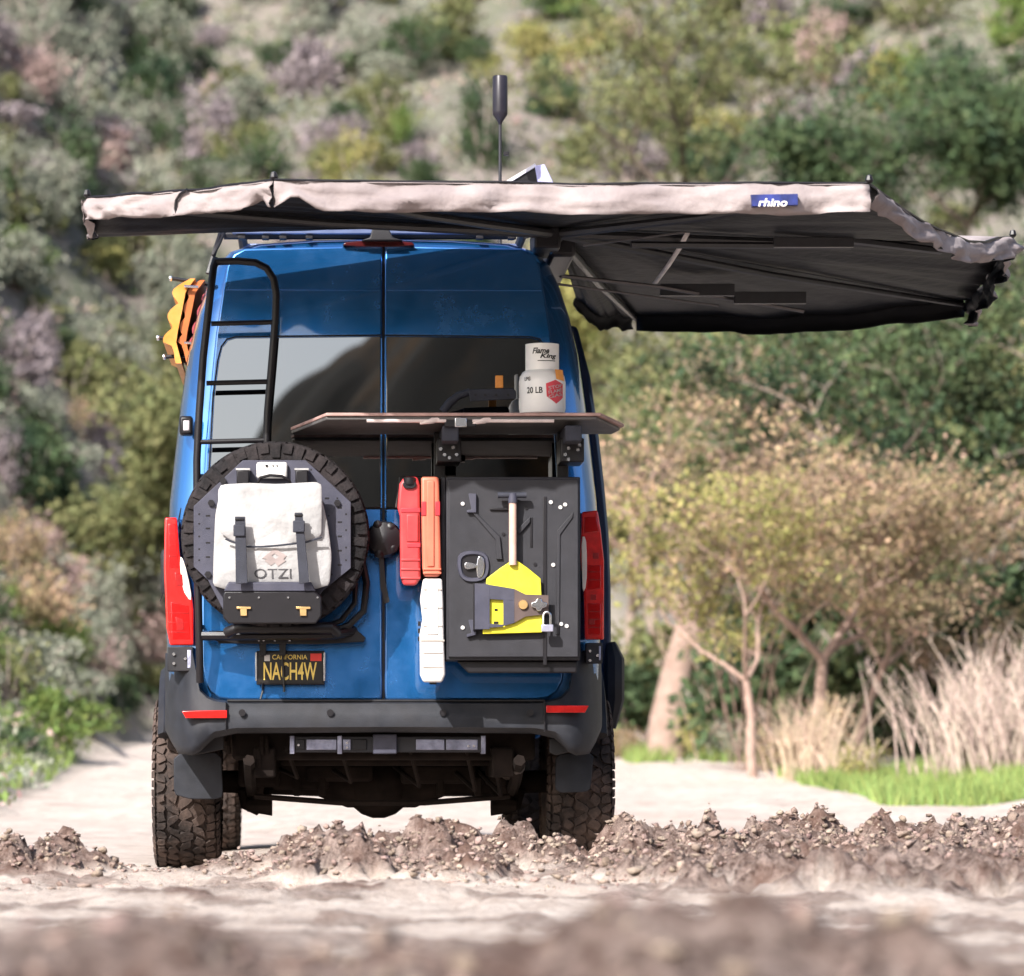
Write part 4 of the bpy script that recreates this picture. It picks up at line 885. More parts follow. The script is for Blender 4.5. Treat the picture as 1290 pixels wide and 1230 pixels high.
for x0 in (298, 372): 
    b = pbox('shoulder_pad', x0, 592, x0 + 16, 610, -.43, -.38, BLACK, bag, .006); pbox('pad_edge', x0 - 1, 590, x0 + 17, 592.5, -.432, -.38, CANV, b, .001)
blt = text('bag_lettering', 'OTZI', 320, 716, 367, 728, -.523, mat('grey_print', (.06, .058, .062), .8), bag)
from mathutils.bvhtree import BVHTree
bvh = BVHTree.FromPolygons([v.co.copy() for v in bbody.data.vertices], [tuple(p.vertices) for p in bbody.data.polygons])
def press(o, lift=.0035):
    """lay a print on the cloth"""
    lo = min(v.co.y for v in o.data.vertices)
    for v in o.data.vertices:
        h = bvh.ray_cast(Vector((v.co.x, -2, v.co.z)), Vector((0, 1, 0)))[0]
        if h: v.co.y = h.y - lift + (v.co.y - lo)
    o.data.update()
press(blt)
lg = MB()
for pts in ([(330, 703), (345, 691), (349, 694), (337, 704)], [(346, 690), (361, 700), (357, 704), (344, 696)], [(333, 706), (342, 700), (350, 706), (341, 712)], [(345, 706), (352, 700), (360, 706), (350, 713)]):
    lg.prism([pp(x, y, -.523) for x, y in pts], [pp(x, y, -.520) for x, y in pts])
lgo = lg.build('bag_emblem', mat('pale_brown_print', (.30, .25, .24), .8), bag)
press(lgo)
# white label box above the bag
wb = pbox('white_case', 323, 582, 362, 603, -.405, -.374, WHITE, None, .012); tag(wb, 'small white rounded case fixed above the canvas bag on the spare wheel', 'case')
for x, w in ((336, 2.2), (344, 1.2), (349, 1.2)): 
    o = MB().lathe([(.0036 * w * .8, -.002), (.0036 * w * .8, .002)], pp(x, 587, -.4065), 'Y', 10).build('dot', BLACK, wb)
# case with brass latches under the bag
tb = empty('latched_case', pp(345, 785, -.45), 'black metal case with two brass latches under the canvas bag', 'case')
MB().prism([pp(x, y, -.50) for x, y in [(283, 745), (396, 745), (405, 752), (405, 776), (398, 786), (288, 786), (281, 778), (281, 750)]], [pp(x, y, -.385) for x, y in [(283, 745), (396, 745), (405, 752), (405, 776), (398, 786), (288, 786), (281, 778), (281, 750)]]).build('case_body', BLACK, tb, .006)
MB().prism([pp(x, y, -.505) for x, y in [(288, 734), (392, 734), (398, 745), (282, 745)]], [pp(x, y, -.40) for x, y in [(288, 732), (392, 732), (398, 745), (282, 745)]]).build('case_lid', PLATE, tb, .004)
BRASS = mat('brass', (.75, .50, .22), .35, metal=.9, var=.1)
for x in (307, 382):
    l = MB().box(pp(x - 9, 764.5, -.512), pp(x + 9, 767.5, -.50)).build('latch', BRASS, tb, .001); MB().box(pp(x - 4, 766, -.511), pp(x + 4, 776, -.50)).build('latch_tongue', BRASS, l, .001)
for x in (289, 326, 363, 400): MB().lathe([(.005, -.003), (.005, .003)], pp(x, 753, -.503), 'Y', 8).build('rivet', CHROME, tb)

# storage box on the other door
BY = -.42
sb = empty('storage_box', pp(646, 835, -.28), 'flat charcoal metal storage box bolted to the rear door, holding the shovel', 'storage box')
a, b = pp(562, 601, BY), pp(731, 832, BY)
MB().box((a.x, BY, a.z), (b.x, -.14, b.z)).build('box_body', GREYC, sb, .006)
MB().box((a.x - .022, BY + .03, a.z + .0), (a.x - .002, -.16, b.z + .01)).build('side_flange', GREYC, sb, .003)
MB().prism([pp(x, y, -.38) for x, y in [(575, 833), (728, 833), (726, 848), (590, 848)]], [pp(x, y, -.15) for x, y in [(575, 833), (728, 833), (726, 848), (590, 848)]]).build('box_underside', BLACK, sb, .006)
MB().box((a.x + .008, BY - .012, a.z - .01), (b.x - .008, BY - .001, b.z + .012)).build('door_panel', GREYC, sb, .006)
FY = BY - .012
def bx(name, pts, m, o, th=.010, bev=.002, parent=None, rnd_=0):
    if rnd_: pts = smoothpoly(pts, rnd_)
    return MB().prism([pp(x, y, FY - o) for x, y in pts], [pp(x, y, FY - o + th) for x, y in pts]).build(name, m, parent or sb, bev)
for x, y in ((583, 635), (694, 633), (706, 639.5), (712, 636), (697, 712), (583, 791), (707, 786.5), (714, 789)):
    MB().lathe([(.008, -.005), (.010, 0), (.010, .003)], pp(x, y, FY - .001), 'Y', 8).build('rivet', WHITE, sb)
bx('panel_rib', rect(684, 626, 689, 838), BLACK, .004, .004)
bx('panel_rib', rect(668, 652, 671, 690), BLACK, .004, .004)
bx('panel_rib', rect(617, 640, 640, 643), BLACK, .012, .012)
bx('panel_arm', [(594, 645), (599, 645), (630, 676), (633, 705), (625, 705), (624, 680)], GREYC, .014, .014, .003)
bx('panel_arm', [(650, 668), (668, 651), (668, 658), (654, 674)], GREYC, .014, .014, .003)
bx('panel_arm', [(702, 668), (722, 645), (722, 652), (706, 674), (705, 800), (700, 800)], GREYC, .006, .006, .003)
bx('hinge_bracket', [(590, 622), (600, 622), (600, 646), (588, 646), (588, 643), (594, 642)], PLATE, .022, .022, .002)
bx('hinge_bracket', [(590, 781), (600, 781), (600, 800), (588, 803), (588, 799), (594, 798)], PLATE, .022, .022, .002)
for x, y in ((663, 640), (674, 711), (634, 673)): MB().lathe([(.008, -.003), (.008, .003)], pp(x, y, FY - .002), 'Y', 10).build('bolt', BLACK, sb)
# paddle latch
ring = []; cxl, cyl = 597, 714
rim = MB(); ro = smoothpoly([(578, 694), (613, 694), (618, 714), (612, 733), (582, 734), (575, 714)], 2); ri_ = [(cxl + (x - cxl) * .72, cyl + (y - cyl) * .72) for x, y in ro]
rim.grid([[pp(x, y, FY) for x, y in ro], [pp(x, y, FY - .014) for x, y in [(cxl + (x - cxl) * .95, cyl + (y - cyl) * .95) for x, y in ro]], [pp(x, y, FY - .014) for x, y in [(cxl + (x - cxl) * .80, cyl + (y - cyl) * .80) for x, y in ro]], [pp(x, y, FY - .002) for x, y in ri_]], close=True)
la = rim.build('latch_bezel', PLATE, sb, smooth=50)
bx('latch_dish', ri_, BLACK, .003, .003, .0, la)
bx('latch_paddle', smoothpoly([(602, 700), (609, 701), (611, 714), (608, 728), (601, 729), (600, 714)], 1), CHROME, .018, .012, .003, la); bx('latch_key', smoothpoly([(585, 709), (590, 708), (602, 711), (602, 715), (590, 718), (585, 716)], 1), CHROME, .020, .010, .003, la)
# shovel
sh = empty('shovel', pp(647, 798, FY - .03), 'yellow bladed shovel with a short wooden shaft strapped to the storage box', 'shovel')
YELLOW = mat('yellow_paint', (.62, .56, .02), .45, var=.08, coat=.3, dust=.12)
WOOD = mat('pinkish_wood', (.50, .31, .25), .6, col2=(.60, .40, .33), scale=20)
bx('blade', [(648, 704), (665, 716), (681, 729), (683, 765), (683, 797), (645, 798), (608, 799), (609, 760), (613, 729), (630, 716)], YELLOW, .034, .008, .003, sh)
MB().tube([pp(646, 712, FY - .045), pp(646, 628, FY - .045)], .0175, 12).build('shaft', WOOD, sh)
MB().tube([pp(627, 624, FY - .045), pp(663, 624, FY - .045)], .0135, 10).build('grip', STRAP, sh); MB().tube([pp(646, 634, FY - .045), pp(646, 622, FY - .045)], .021, 10).build('collar', PLATE, sh)
# shovel holder: bracket with a cut-out
br = empty('shovel_holder', pp(640, 793, FY - .05), 'dark metal holder clamping the yellow shovel blade, with a window cut in it', 'holder')
def strip(name, pts, m, o, th=.006, bev=.001, parent=br): return MB().prism([pp(x, y, FY - o) for x, y in pts], [pp(x, y, FY - o + th) for x, y in pts]).build(name, m, parent, bev)
o1 = .052
strip('holder_plate', [(598, 735), (614, 736), (617, 737), (617, 793), (598, 793)], PLATE, o1); strip('holder_plate', [(617, 737), (648, 742), (648, 757), (617, 755)], PLATE, o1)
strip('holder_plate', [(634, 756), (648, 757), (648, 785), (634, 789)], PLATE, o1); strip('holder_plate', [(617, 786), (634, 787), (634, 790), (617, 791)], PLATE, o1)
HB = mat('brown_strap', (.075, .050, .045), .7, var=.1)
strip('holder_band', [(648, 742), (662, 749), (691, 750), (691, 774), (662, 777), (648, 785)], HB, o1)
strip('holder_fold', [(596, 735), (598, 735), (598, 793), (596, 795)], BLACK, o1, .05)
strip('window_mark', [(623, 767), (627, 767), (627, 770), (623, 770)], BLACK, .0365, .002); strip('window_mark', [(622, 783), (628, 783), (628, 786), (622, 786)], BLACK, .0365, .002)
MB().lathe([(.020, -.008), (.022, 0), (.022, .006)], pp(659, 762, FY - .056), 'Y', 16).build('gold_knob', BRASS, br)
kx, ky = 679, 762
strip('cross_knob', smoothpoly([(kx-3, ky-8), (kx+3, ky-8), (kx+4, ky-4), (kx+10, ky-3), (kx+10, ky+3), (kx+4, ky+4), (kx+3, ky+8), (kx-3, ky+8), (kx-4, ky+4), (kx-10, ky+3), (kx-10, ky-3), (kx-4, ky-4)], 1, .2), CHROME, .070, .016, .003)
pk = empty('padlock', pp(690, 795, FY - .06), 'small steel padlock hanging from the shovel holder', 'padlock')
MB().tube([pp(684.5, 787, FY - .065)] + [pp(689 - 4.5 * math.cos(t), 776 - 5 * math.sin(t), FY - .065) for t in np.linspace(0, math.pi, 7)] + [pp(693.5, 787, FY - .065)], .005, 8).build('shackle', CHROME, pk)
MB().prism([pp(x, y, FY - .078) for x, y in rect(682, 787, 697, 796)], [pp(x, y, FY - .055) for x, y in rect(682, 787, 697, 796)]).build('lock_body', mat('padlock_steel', (.5, .5, .62), .3, metal=.6), pk, .003)

# fuel can (red) and tall containers beside the box
REDP = mat('red_can_plastic', (.42, .03, .035), .45, var=.08, coat=.1, dust=.10)
ORP = mat('orange_can_plastic', (.55, .13, .075), .45, var=.07, dust=.08)
WHP = mat('white_can_plastic', (.56, .54, .53), .5, var=.03, dust=.07, dustcol=(.6, .5, .4))
def jp(name, pts, Y0, Y1, m, parent, bev=.012, rn=0):
    if rn: pts = smoothpoly(pts, rn, .2)
    return MB().prism([pp(x, y, Y0) for x, y in pts], [pp(x, y, Y1) for x, y in pts]).build(name, m, parent, bev, 3)
rc = empty('red_fuel_can', pp(516, 742, -.28), 'slim red plastic fuel can with a black cap, next to the orange container', 'fuel can')
jp('can_body', [(503, 610), (509, 601), (526, 601), (529, 612), (529.5, 680), (530, 728), (524, 738), (508, 738), (504, 725), (503.5, 650), (500.5, 640)], -.42, -.12, REDP, rc)
jp('can_groove', rect(505, 640, 529.8, 646), -.4235, -.30, mat('dark_red_plastic', (.42, .02, .03), .5), rc, .003); jp('can_groove', rect(513, 684, 529.8, 690), -.4235, -.30, MATS['dark_red_plastic'], rc, .003)
jp('can_panel', rect(512, 648, 527, 683), -.426, -.40, REDP, rc, .005)
for y in (704, 716, 727): jp('can_rib', rect(505, y, 529.5, y + 3), -.425, -.40, REDP, rc, .003)
MB().lathe([(.026, 0), (.028, .008), (.028, .03), (.020, .034)], pp(516, 611, -.415), 'Z', 18).build('cap', BLACK, rc); jp('cap_ring', smoothpoly([(509, 606), (523, 606), (525, 611), (522, 616), (510, 616), (507, 611)], 1), -.432, -.42, BLACK, rc, .003)
oc = empty('orange_container', pp(542, 724, -.28), 'tall slim orange plastic container fixed above the white one', 'container')
jp('container_body', [(530.5, 601), (553, 601), (554, 640), (555.5, 700), (556, 722), (553, 727), (534, 727), (532, 715), (531, 660)], -.44, -.13, ORP, oc)
jp('recess', rect(531, 632, 537, 650), -.4435, -.42, MATS['dark_red_plastic'], oc, .003); jp('recess', rect(548, 632, 554.5, 650), -.4435, -.42, MATS['dark_red_plastic'], oc, .003)
jp('front_rib', rect(538, 606, 547, 714), -.447, -.42, ORP, oc, .004)
for y in (716, 721): jp('cross_rib', rect(533, y, 556, y + 2.5), -.446, -.42, ORP, oc, .003)
wc = empty('white_container', pp(545, 860, -.28), 'tall slim white plastic container fixed below the orange one', 'container')
jp('container_body', [(533, 729), (557, 729), (558.5, 760), (559.5, 812), (561, 850), (557, 860), (533, 860), (529, 850), (528.5, 800), (532, 780), (529, 755)], -.43, -.13, WHP, wc)
jp('container_seam', rect(530, 806, 560, 808.5), -.4325, -.42, mat('cream_seam', (.33, .29, .26), .6), wc, .001); jp('front_rib', rect(538, 735, 552, 800), -.435, -.42, WHP, wc, .004)
for y in (742, 765, 788, 822, 840): jp('moulded_rib', rect(533, y, 557, y + 1.6), -.4335, -.42, MATS['cream_seam'], wc, .001)
jp('foot', rect(541, 860, 550, 862.5), -.40, -.2, BLACK, wc, .001)
for y in (783, 792, 802): jp('side_clip', rect(526.5, y, 530, y + 6), -.38, -.3, BLACK, wc, .001)
MB().box(pp(503, 600, -.13), pp(560, 612, -.08)).build('can_bracket', BLACK, sb, .003); MB().box(pp(505, 716, -.13), pp(560, 732, -.08)).build('can_bracket', BLACK, sb, .003)

# fold-down table over the windows
tbz = pp(500, 524, -.70)
tab = empty('fold_out_table', pp(575, 545, -.4), 'long fold out table with a brown edge fixed across the rear windows', 'table')
EDGE = mat('brown_board_edge', (.36, .225, .20), .6, var=.15, dust=.1); UNDT = mat('board_underside', (.075, .07, .068), .55, var=.15)
zt_ = pp(0, 521.5, -.62).z
def tp(px, Y): return gx(px, Y - CY), Y
outl = [tp(366, -.12), tp(411, -.66), tp(757, -.66), tp(786, -.25), tp(776, -.10), tp(370, -.08)]
tilt = lambda x, y: zt_ + (y + .62) * (-.035)
mb = MB(); mb.prism([(x, y, tilt(x, y)) for x, y in outl], [(x, y, tilt(x, y) - .014) for x, y in outl]); mb.build('board', EDGE, tab, .003)
inn = [(x * .985 - .003, y + .012 if y < -.3 else y) for x, y in outl]
mb = MB(); mb.prism([(x, y, tilt(x, y) - .015) for x, y in inn], [(x, y, tilt(x, y) - .030) for x, y in inn]); mb.build('board_frame', UNDT, tab, .003)
PINKM = mat('pale_strut', (.72, .62, .60), .35, metal=.3, var=.08)
for x0, x1, xa in ((462, 562, 545), (595, 698, 610)):
    s_ = MB().tube([pp(x0, 530, -.64), pp(x1, 530, -.64)], .0095, 8).build('gas_strut', PINKM, tab); MB().tube([pp(xa - 16, 534, -.64), pp(xa, 530, -.645), pp(xa + 10, 527, -.64)], [.004, .014, .006], 8).build('strut_clamp', PINKM, s_)
cb = pbox('centre_catch', 573, 526, 588, 538, -.66, -.62, CHROME, tab, .003)
pbox('centre_hinge', 560, 520.5, 600, 538, -.645, -.60, BLACK, tab, .004)
for x0 in (553, 708):
    pst = pbox('support_post', x0 - 6, 545, x0 + 8, 605, -.20, -.15, BLACK, tab, .004)
    pbox('support_arm', x0 + 4, 536, x0 + 25, 556, -.62, -.14, STRAP, pst, .006)
    for dx, dy in ((2, 23), (7, 30), (18, 21), (22, 30), (13, 34)) if x0 < 600 else ((8, 22), (4, 30), (22, 18), (20, 24), (8, 36)):
        q = pp(x0 + dx, 543 + dy, -.45); MB().lathe([(.008, -.008), (.008, .006)], q, 'Y', 8).build('bolt', CHROME, pst)
    pbox('support_block', x0 - 2, 552, x0 + 28, 582, -.44, -.16, BLACK, pst, .006)
# curved lamp arm with a perforated block
arm = empty('jointed_arm', pp(575, 518, -.35), 'dark curved arm with a bolted block rising behind the table edge', 'arm')
MB().tube([pp(558, 519, -.30), pp(566, 508, -.30), pp(577, 499, -.30), pp(592, 494, -.30)], [.020, .020, .018, .016], 10).build('curved_tube', STRAP, arm)
bk = MB().prism([pp(x, y, -.33) for x, y in [(590, 491), (646, 489), (650, 493), (650, 503), (592, 506)]], [pp(x, y, -.27) for x, y in [(590, 491), (646, 489), (650, 493), (650, 503), (592, 506)]]).build('arm_block', STRAP, arm, .004)
for x in (599, 611, 625, 640): MB().lathe([(.007, -.002), (.007, .003)], pp(x, 498, -.331), 'Y', 8).build('bolt', BLACK, bk)
pbox('orange_clip', 624, 473, 634, 489, -.32, -.30, mat('orange_plastic', (.80, .30, .05), .5), arm, .004)
# gas bottle on the table
gy = -.45; gc = pp(683, 517, gy); gz = tilt(gc.x, gy) 
gb = empty('gas_bottle', (gc.x, gy, gz), 'white gas bottle with a collar and a red sticker, standing on the table', 'gas bottle')
BOT = mat('bottle_white', (.84, .83, .81), .4, var=.03, coat=.3); R_ = .1045; H0 = gz
MB().lathe([(.075, 0), (.078, .012), (.085, .014), (.100, .022), (R_, .045), (R_, .160), (.100, .185), (.088, .205), (.066, .219), (.02, .225)], (gc.x, gy, H0), 'Z', 40).build('bottle_body', BOT, gb, smooth=45)
col_ = MB(); cr = .075; hh = [.210, .330]
for k, (r0, r1) in enumerate(((cr, cr - .004),)):
    an = np.linspace(math.radians(-215), math.radians(35), 30)
    outer = [[(gc.x + r0 * math.cos(t), gy + r0 * math.sin(t), H0 + h) for t in an] for h in hh]; inner = [[(gc.x + r1 * math.cos(t), gy + r1 * math.sin(t), H0 + h) for t in an] for h in hh]
    col_.grid(outer); col_.grid(inner); col_.grid([outer[1], inner[1]])
col_.build('collar', BOT, gb, smooth=45)
MB().lathe([(.018, .21), (.018, .27), (.03, .27), (.03, .29), (.01, .29)], (gc.x, gy, H0), 'Z', 12).build('valve', BRASS, gb)
def on_cyl(o, r):
    """wrap a flat print round the bottle"""
    for v in o.data.vertices:
        w = v.co; dx = (w.x - gc.x); t = max(-1.3, min(1.3, dx / r)); e = (w.y - gy) ; depth = .0012
        v.co = Vector((gc.x + (r + depth) * math.sin(t), gy - (r + depth) * math.cos(t), w.z))
    o.data.update()
def thin(name, pts, m, r, parent, n=10):
    bm = bmesh.new(); ps = [pp(x, y, gy) for x, y in pts]; f = bm.faces.new([bm.verts.new(p) for p in ps]); bmesh.ops.triangulate(bm, faces=[f]); bmesh.ops.subdivide_edges(bm, edges=bm.edges, cuts=3, use_grid_fill=True)
    me = bpy.data.meshes.new(name); bm.to_mesh(me); bm.free(); o = link(name, me, m, parent); on_cyl(o, r); return o
INK = mat('black_ink', (.02, .02, .02), .6); STK = mat('red_sticker_print', (.62, .06, .08), .5); OST = mat('orange_sticker', (.80, .32, .06), .5)
def wrapped(name, s, x0, y0, x1, y1, m, r, sh_=0, off=0, rot=None, lift=0):
    o = text(name, s, x0, y0, x1, y1, gy, m, gb, sh_, off, rot=rot); on_cyl(o, r + lift); return o
wrapped('collar_lettering', 'Flame', 669, 440, 691, 447.5, INK, cr, .3, .03); wrapped('collar_lettering', 'King', 679, 447.5, 702, 455, INK, cr, .3, .03)
wrapped('collar_line', '________', 676, 456, 700, 457, INK, cr)
wrapped('bottle_lettering', 'LPG', 657, 477, 666, 482, INK, R_, 0, .02); wrapped('bottle_lettering', '20 LB', 661, 490, 682, 498, INK, R_, 0, .02)
thin('orange_sticker', [(698, 468), (712, 468), (716, 482), (700, 480)], OST, R_, gb)
thin('red_sticker', [(686, 486), (699, 481), (712, 486), (712, 503), (700, 511), (687, 502)], STK, R_ + .0005, gb)
for y in (487.5, 493, 498.5): wrapped('sticker_lettering', 'STOP' if y < 490 else ('FLAME' if y < 495 else 'GAS'), 689, y, 710, y + 4.2, WHITE, R_ + .0012, 0, .02, rot=.22)

# traction boards on the side of the body
TRO = mat('orange_board', (.58, .19, .012), .5, col2=(.66, .30, .05), scale=12, dust=.15); TRR = mat('dark_red_board', (.30, .035, .04), .5)
def traction(name, x_of, m, ya, yb, n, amp, label, zt0, zb0, waves=7.0):
    mb = MB(); rows = []
    for j in range(25):
        t = j / 24; z = zt0 + (zb0 - zt0) * t; xc = x_of(t)
        x0 = xc - amp * abs(math.sin(t * math.pi * waves * .5)) * (1 if t < .78 else .15)
        rows.append([(x0, y, z) for y in (ya, yb)] + [(xc + .022, y, z) for y in (yb, ya)])
    mb.grid(rows, close=True); mb.bm.faces.new([mb.bm.verts.new(p) for p in rows[0]]); mb.bm.faces.new([mb.bm.verts.new(p) for p in rows[-1]])
    bmesh.ops.remove_doubles(mb.bm, verts=mb.bm.verts, dist=.0003)
    o = mb.build(name, m, smooth=30); return tag(o, label, 'traction board', 'traction boards on the van side')
q0, q1 = pp(240, 351, .45), pp(224, 458, .45)
def cx_out(t): return float(np.interp(t, [0, .15, .4, .62, .75, 1], [gx(240, 18.85), gx(228, 18.85), gx(223, 18.85), gx(218, 18.85), gx(216, 18.85), gx(223, 18.85)]))
tb1 = traction('traction_board', cx_out, TRO, .45, 1.55, 7, .042, 'outer orange traction board with big knobs, on the van side', q0.z, q1.z)
tb2 = traction('traction_board', lambda t: cx_out(t) + .045, mat('orange_board_inner', (.42, .10, .015), .5), .47, 1.57, 7, .02, 'second orange traction board, tucked behind the outer one', q0.z - .005, q1.z + .01, 9)
tb3 = traction('traction_board', lambda t: cx_out(t) + .09 + .02 * (1 - t), TRR, .49, 1.59, 7, .015, 'dark red traction board nearest the van side', q0.z - .03, q1.z + .02, 9)
pn = empty('board_mount', pp(235, 400, .6), 'black mounting pins holding the traction boards to the van side', 'mount')
for xa, ya_, xb, yb_ in ((216, 351, 250, 358), (200, 426, 240, 432), (208, 450, 238, 447)):
    p_ = MB().tube([pp(xa, ya_, .6), pp(xb + 12, yb_, .6)], .0095, 8).build('pin', BLACK, pn); MB().lathe([(.011, -.006), (.013, 0), (.011, .006)], pp(xa - 1, ya_, .6), 'X', 8).build('pin_cap', CHROME, p_)
for y in (361, 432): MB().tube([pp(232, y, .44), pp(250, y + 1, .44)], .007, 6).build('spacer', CHROME, pn)

# antenna and folded panel on the roof
an = empty('antenna', pp(630, 240, .9), 'tall black antenna with a fat cylindrical head above the roof', 'antenna')
D9 = (.9 - CY) / FOC
bt = pp(630, 146, .9); tp_ = pp(630, 96, .9)
MB().lathe([(.007, bt.z - .045), (.012, bt.z - .03), (.036, bt.z + .005), (.0365, bt.z + .02), (.0365, tp_.z - .008), (.033, tp_.z), (.0, tp_.z + .001)], (bt.x, .9, 0), 'Z', 24).build('head', mat('antenna_black', (.018, .016, .022), .35, var=.1, spec=.3), an)
MB().tube([(bt.x, .9, 2.93), (bt.x, .9, bt.z - .03)], [.0085, .0075], 8).build('mast', GREYC, an)
MB().box(pp(634, 192, .9), pp(641, 196, .88)).build('clip', BLACK, an, .002)
fp = empty('folded_panel', pp(665, 260, 1.2), 'tilted dark panel with a pale violet end propped up on the roof', 'panel')
mb = MB(); A = [pp(632, 234, 1.2), pp(674, 208, 1.2), pp(680, 236, 1.2), pp(640, 262, 1.2)]; mb.prism(A, [p + Vector((0, 1.1, 0)) for p in A]); mb.build('panel_dark', BLACK, fp, .004)
mb = MB(); A = [pp(633, 231, 1.19), pp(674, 206, 1.19), pp(676, 209.5, 1.19), pp(636, 234, 1.19)]; mb.prism(A, [p + Vector((0, 1.1, 0)) for p in A]); mb.build('panel_edge', mat('pale_edge', (.6, .58, .62), .5), fp, .001)
mb = MB(); A = [pp(674, 209, 1.17), pp(686, 207, 1.17), pp(700, 236, 1.17), pp(699, 262, 1.17), pp(676, 262, 1.17), pp(678, 232, 1.17)]; mb.prism(A, [p + Vector((0, .9, 0)) for p in A]); mb.build('panel_end', mat('violet_grey_cloth', (.36, .35, .55), .7, var=.15, scale=12), fp, .004)

# ------------------------------------------------------------------ awning
AWT = mat('taupe_awning_cloth', (.20, .165, .165), .85, col2=(.33, .285, .28), scale=4.5, bump=.8, bscale=16)
AWB = mat('black_awning_lining', (.006, .006, .007), .6, col2=(.012, .012, .013), scale=3, bump=.6, bscale=14, spec=.2)
BAR = mat('awning_arm_dark', (.03, .03, .032), .4)
PIV = pp(700, 287, 0.05)
aw = empty('awning', PIV, 'wide fan shaped awning with taupe cloth outside and black lining, spread over the van', 'awning')
RIM = [pp(138, 281, -.25), pp(110, 250, -.95), pp(345, 228, -1.65), pp(1095, 232, -1.55), pp(1276, 300, .45), pp(1214, 378, 2.1), pp(800, 396, 2.9), pp(726, 374, 2.5)]
DROP = [(.02, .02), (.092, .115), (.125, .125), (.085, .10), (.10, .13), (.09, .09), (.08, .06)]
def sheet(a, b, k):
    n, m_ = (72 if k in (1, 2) else 36), 16; rows = []
    for i in range(m_ + 1):
        u = i / m_; row = []
        for j in range(n + 1):
            t = j / n; e = a.lerp(b, t); p = PIV.lerp(e, u) if i else PIV + (e - PIV) * .004
            sag = (-.10 if k < 4 else -.045) * u * math.sin(math.pi * t) * (.35 if k in (1, 2) else 1) * (.6 + .4 * u)
            w = float(fbm(t * 7 + k * 5, u * 2.2, 3, 101 + k)) * .035 * u * math.sin(math.pi * min(1, t + .001)) ** .5
            if u == 1.0 and k in (1, 2): sag *= .25; w *= .2
            row.append(p + Vector((0, 0, sag + w)))
        rows.append(row)
    o = MB().grid(rows).build('canopy_panel', [AWT, AWB], aw, smooth=180)
    s = o.modifiers.new('cloth', 'SOLIDIFY'); s.thickness = .004; s.offset = -1; s.material_offset = 1; s.material_offset_rim = 0
    if sum((f.normal.z for f in o.data.polygons)) < 0: o.data.flip_normals()
    return rows[-1]
def skirt(edge, k, d0, d1):
    n = len(edge); rows = []
    out = (edge[-1] - edge[0]).cross(Vector((0, 0, 1))).normalized()
    mid = (edge[0] + edge[-1]) / 2
    if (mid - PIV).dot(out) < 0: out = -out
    for i in range(9):
        v = i / 8; row = []
        for j, e in enumerate(edge):
            t = j / (n - 1); d = d0 + (d1 - d0) * t; L1 = (edge[-1] - edge[0]).length; dip = (math.exp(-((t * L1 - .09) / .07) ** 2) if k == 2 else 0) + (math.exp(-(((1 - t) * L1 - .08) / .05) ** 2) * .8 if k == 1 else 0)
            d *= 1 - .45 * dip; d += .012 * float(fbm(t * 9, 3.3, 2, 131 + k))
            L1 = (edge[-1] - edge[0]).length
            crease = max(0, 1 - abs(t) * L1 / .28) + max(0, 1 - abs(1 - t) * L1 / .28)
            w = float(fbm(t * 14 * L1 * .5, v * 1.6 + t * 5 * L1, 4, 121 + k)) * .045 * (.3 + v) * (1 if k < 5 else .3) + float(fbm(t * L1 * 7 + v * 3.1, v * 3.5 - t * L1 * 2, 3, 151 + k)) * .022 * (k < 5) + float(fbm(t * 30 * L1 * .4, v * 2, 3, 141 + k)) * (.09 if k < 5 else .01) * crease * v
            row.append(Vector(e) + Vector((0, 0, -d * v)) + out * (w + .02 * math.sin(v * 2.6)))
        rows.append(row)
    o = MB().grid(rows).build('valance', [AWT, AWB], aw, smooth=180)
    nn = sum((Vector(f.normal).dot(out) for f in o.data.polygons))
    if nn < 0: o.data.flip_normals()
    s = o.modifiers.new('cloth', 'SOLIDIFY'); s.thickness = .004; s.offset = -1; s.material_offset = 1; s.material_offset_rim = 1
    return rows
EDG = []
for k in range(7):
    e = sheet(RIM[k], RIM[k + 1], k); EDG.append(e); r_ = skirt(e, k, *DROP[k])
    MB().tube([r_[0][j] + Vector((0, 0, .004)) for j in range(0, len(r_[0]), 4)], .006, 5).build('edge_piping', BLACK, aw)
for i in (1, 2, 3, 4, 5, 6):
    e = RIM[i]; s_ = PIV + Vector((0, .0, -.03)); m1 = s_.lerp(e, .5) + Vector((0, 0, -.03)); arm_ = MB().tube([s_, m1, e + Vector((0, 0, -.025))], [.022, .018, .014], 8).build('arm', BAR, aw)
    MB().lathe([(.012, -.01), (.018, 0), (.012, .02), (.0, .025)], e + Vector((0, 0, .015)), 'Z', 8).build('tip_knob', BLACK, arm_)
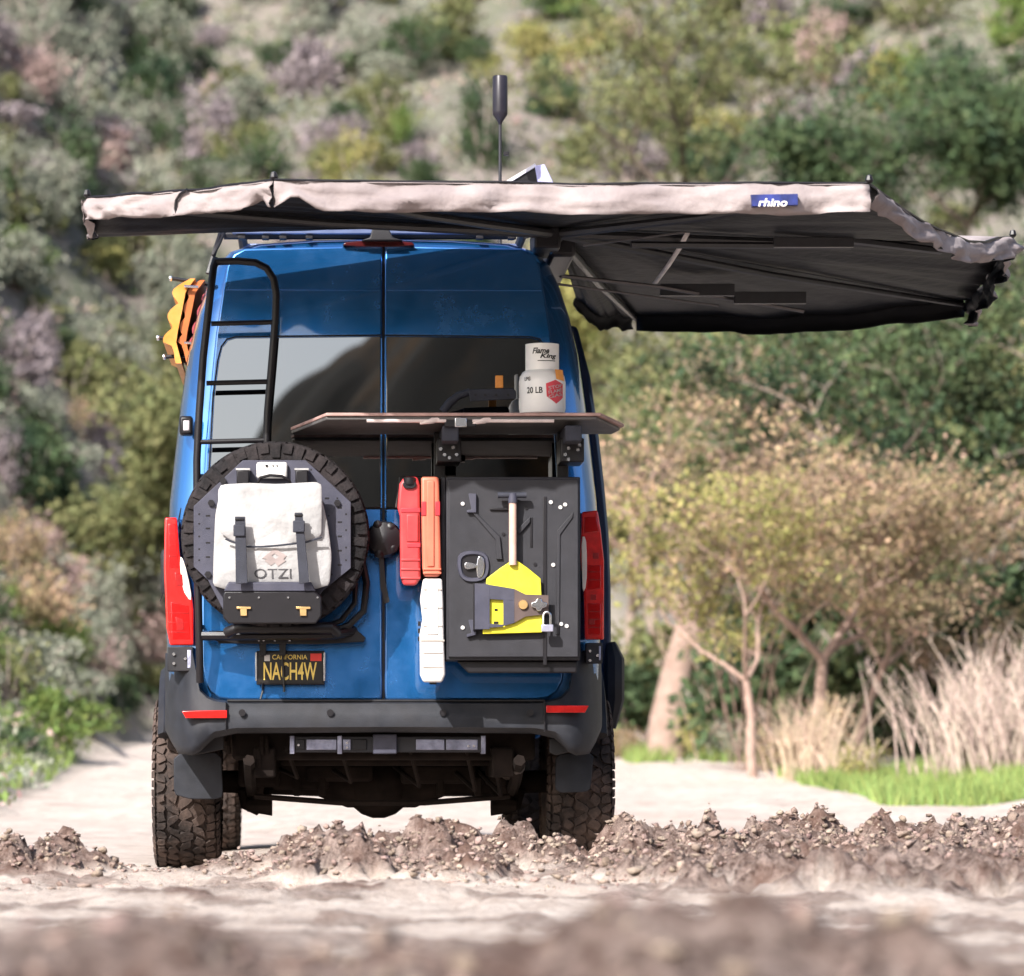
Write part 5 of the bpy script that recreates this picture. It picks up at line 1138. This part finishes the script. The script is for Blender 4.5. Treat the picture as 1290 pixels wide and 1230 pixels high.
# spreader struts, seams and webbing under the lining
PALE = mat('pale_webbing', (.62, .58, .56), .7); LSEAM = mat('shiny_tube_edge', (.10, .09, .09), .35, metal=.4)
def under(px, py, k, drop=.045):
    """point on the photographed line dropped onto the underside plane of the awning"""
    return pp(px, py, k) + Vector((0, 0, -drop))
MB().tube([under(706, 336, .9), under(830, 350, 1.2), under(1012, 381, 1.6)], .010, 6).build('spreader', LSEAM, aw)
MB().tube([under(700, 346, .9), under(905, 374, 1.3)], .006, 6).build('spreader', LSEAM, aw)
MB().tube([under(795, 296, -.2), under(1072, 298, .05)], .016, 6).build('spreader', BAR, aw)
MB().tube([under(1070, 290, -.2), under(1185, 304, .2)], .018, 6).build('spreader', BAR, aw)
MB().tube([under(735, 297, -.3), under(862, 280, -.8)], .005, 5).build('spreader', LSEAM, aw)
w_ = [under(866, 281, -.05), under(856, 300, .15), under(842, 322, .55), under(825, 345, .85)]
MB().grid([[p + Vector((-.012, 0, 0)) for p in w_], [p + Vector((.012, 0, 0)) for p in w_]]).build('webbing', PALE, aw).modifiers.new('t', 'SOLIDIFY').thickness = .003
for a_, b_, Y_ in (((925, 356), (1015, 372), 1.35), ((832, 346), (925, 362), 1.3), ((975, 286), (1075, 300), -.25)):
    MB().box(under(*a_, Y_), under(*b_, Y_ + .03)).build('lining_patch', BAR, aw, .003)
# blue badge on the valance
e0, e1 = RIM[2], RIM[3]
def val(px, py):
    x = None
    t = 0.5
    for _ in range(8):
        Y = e0.y + (e1.y - e0.y) * t; p = pp(px, py, Y); t = (p.x - e0.x) / (e1.x - e0.x)
    return p + Vector((0, -.062, 0))
bd = MB().prism([val(*q) for q in ((944, 248), (1003, 247), (1003, 261), (946, 262.5))], [val(*q) + Vector((0, .05, 0)) for q in ((944, 248), (1003, 247), (1003, 261), (946, 262.5))]).build('badge', mat('navy_badge', (.015, .025, .14), .5, var=.3, scale=20), aw, .001)
pv = val(973, 255)
text('badge_lettering', 'rhino', 955, 250, 992, 260.5, pv.y - .002, WHITE, bd, .2, .03)
# knot and cord tied round the valance near the far tip
def vl(px, py):
    a_, b_ = RIM[1], RIM[2]; t = .5
    for _ in range(8):
        p = pp(px, py, a_.y + (b_.y - a_.y) * t); t = (p.x - a_.x) / (b_.x - a_.x)
    return p + Vector((0, -.028, 0))
MB().tube([vl(236, 240), vl(227, 246), vl(222, 254), vl(221, 264), vl(223, 271), vl(219, 273)], .0065, 6).build('cord', BLACK, aw)
MB().lathe([(.02, -.03), (.03, 0), (.02, .03)], PIV + Vector((0, 0, -.05)), 'Z', 12).build('pivot_hinge', BAR, aw)
MB().box(PIV + Vector((-.10, -.05, -.10)), PIV + Vector((.02, .35, .0))).build('hinge_block', BLACK, aw, .01)
MB().box(PIV + Vector((-.02, .1, -.12)), PIV + Vector((.10, 2.4, -.02))).build('awning_case', BLACK, aw, .02)
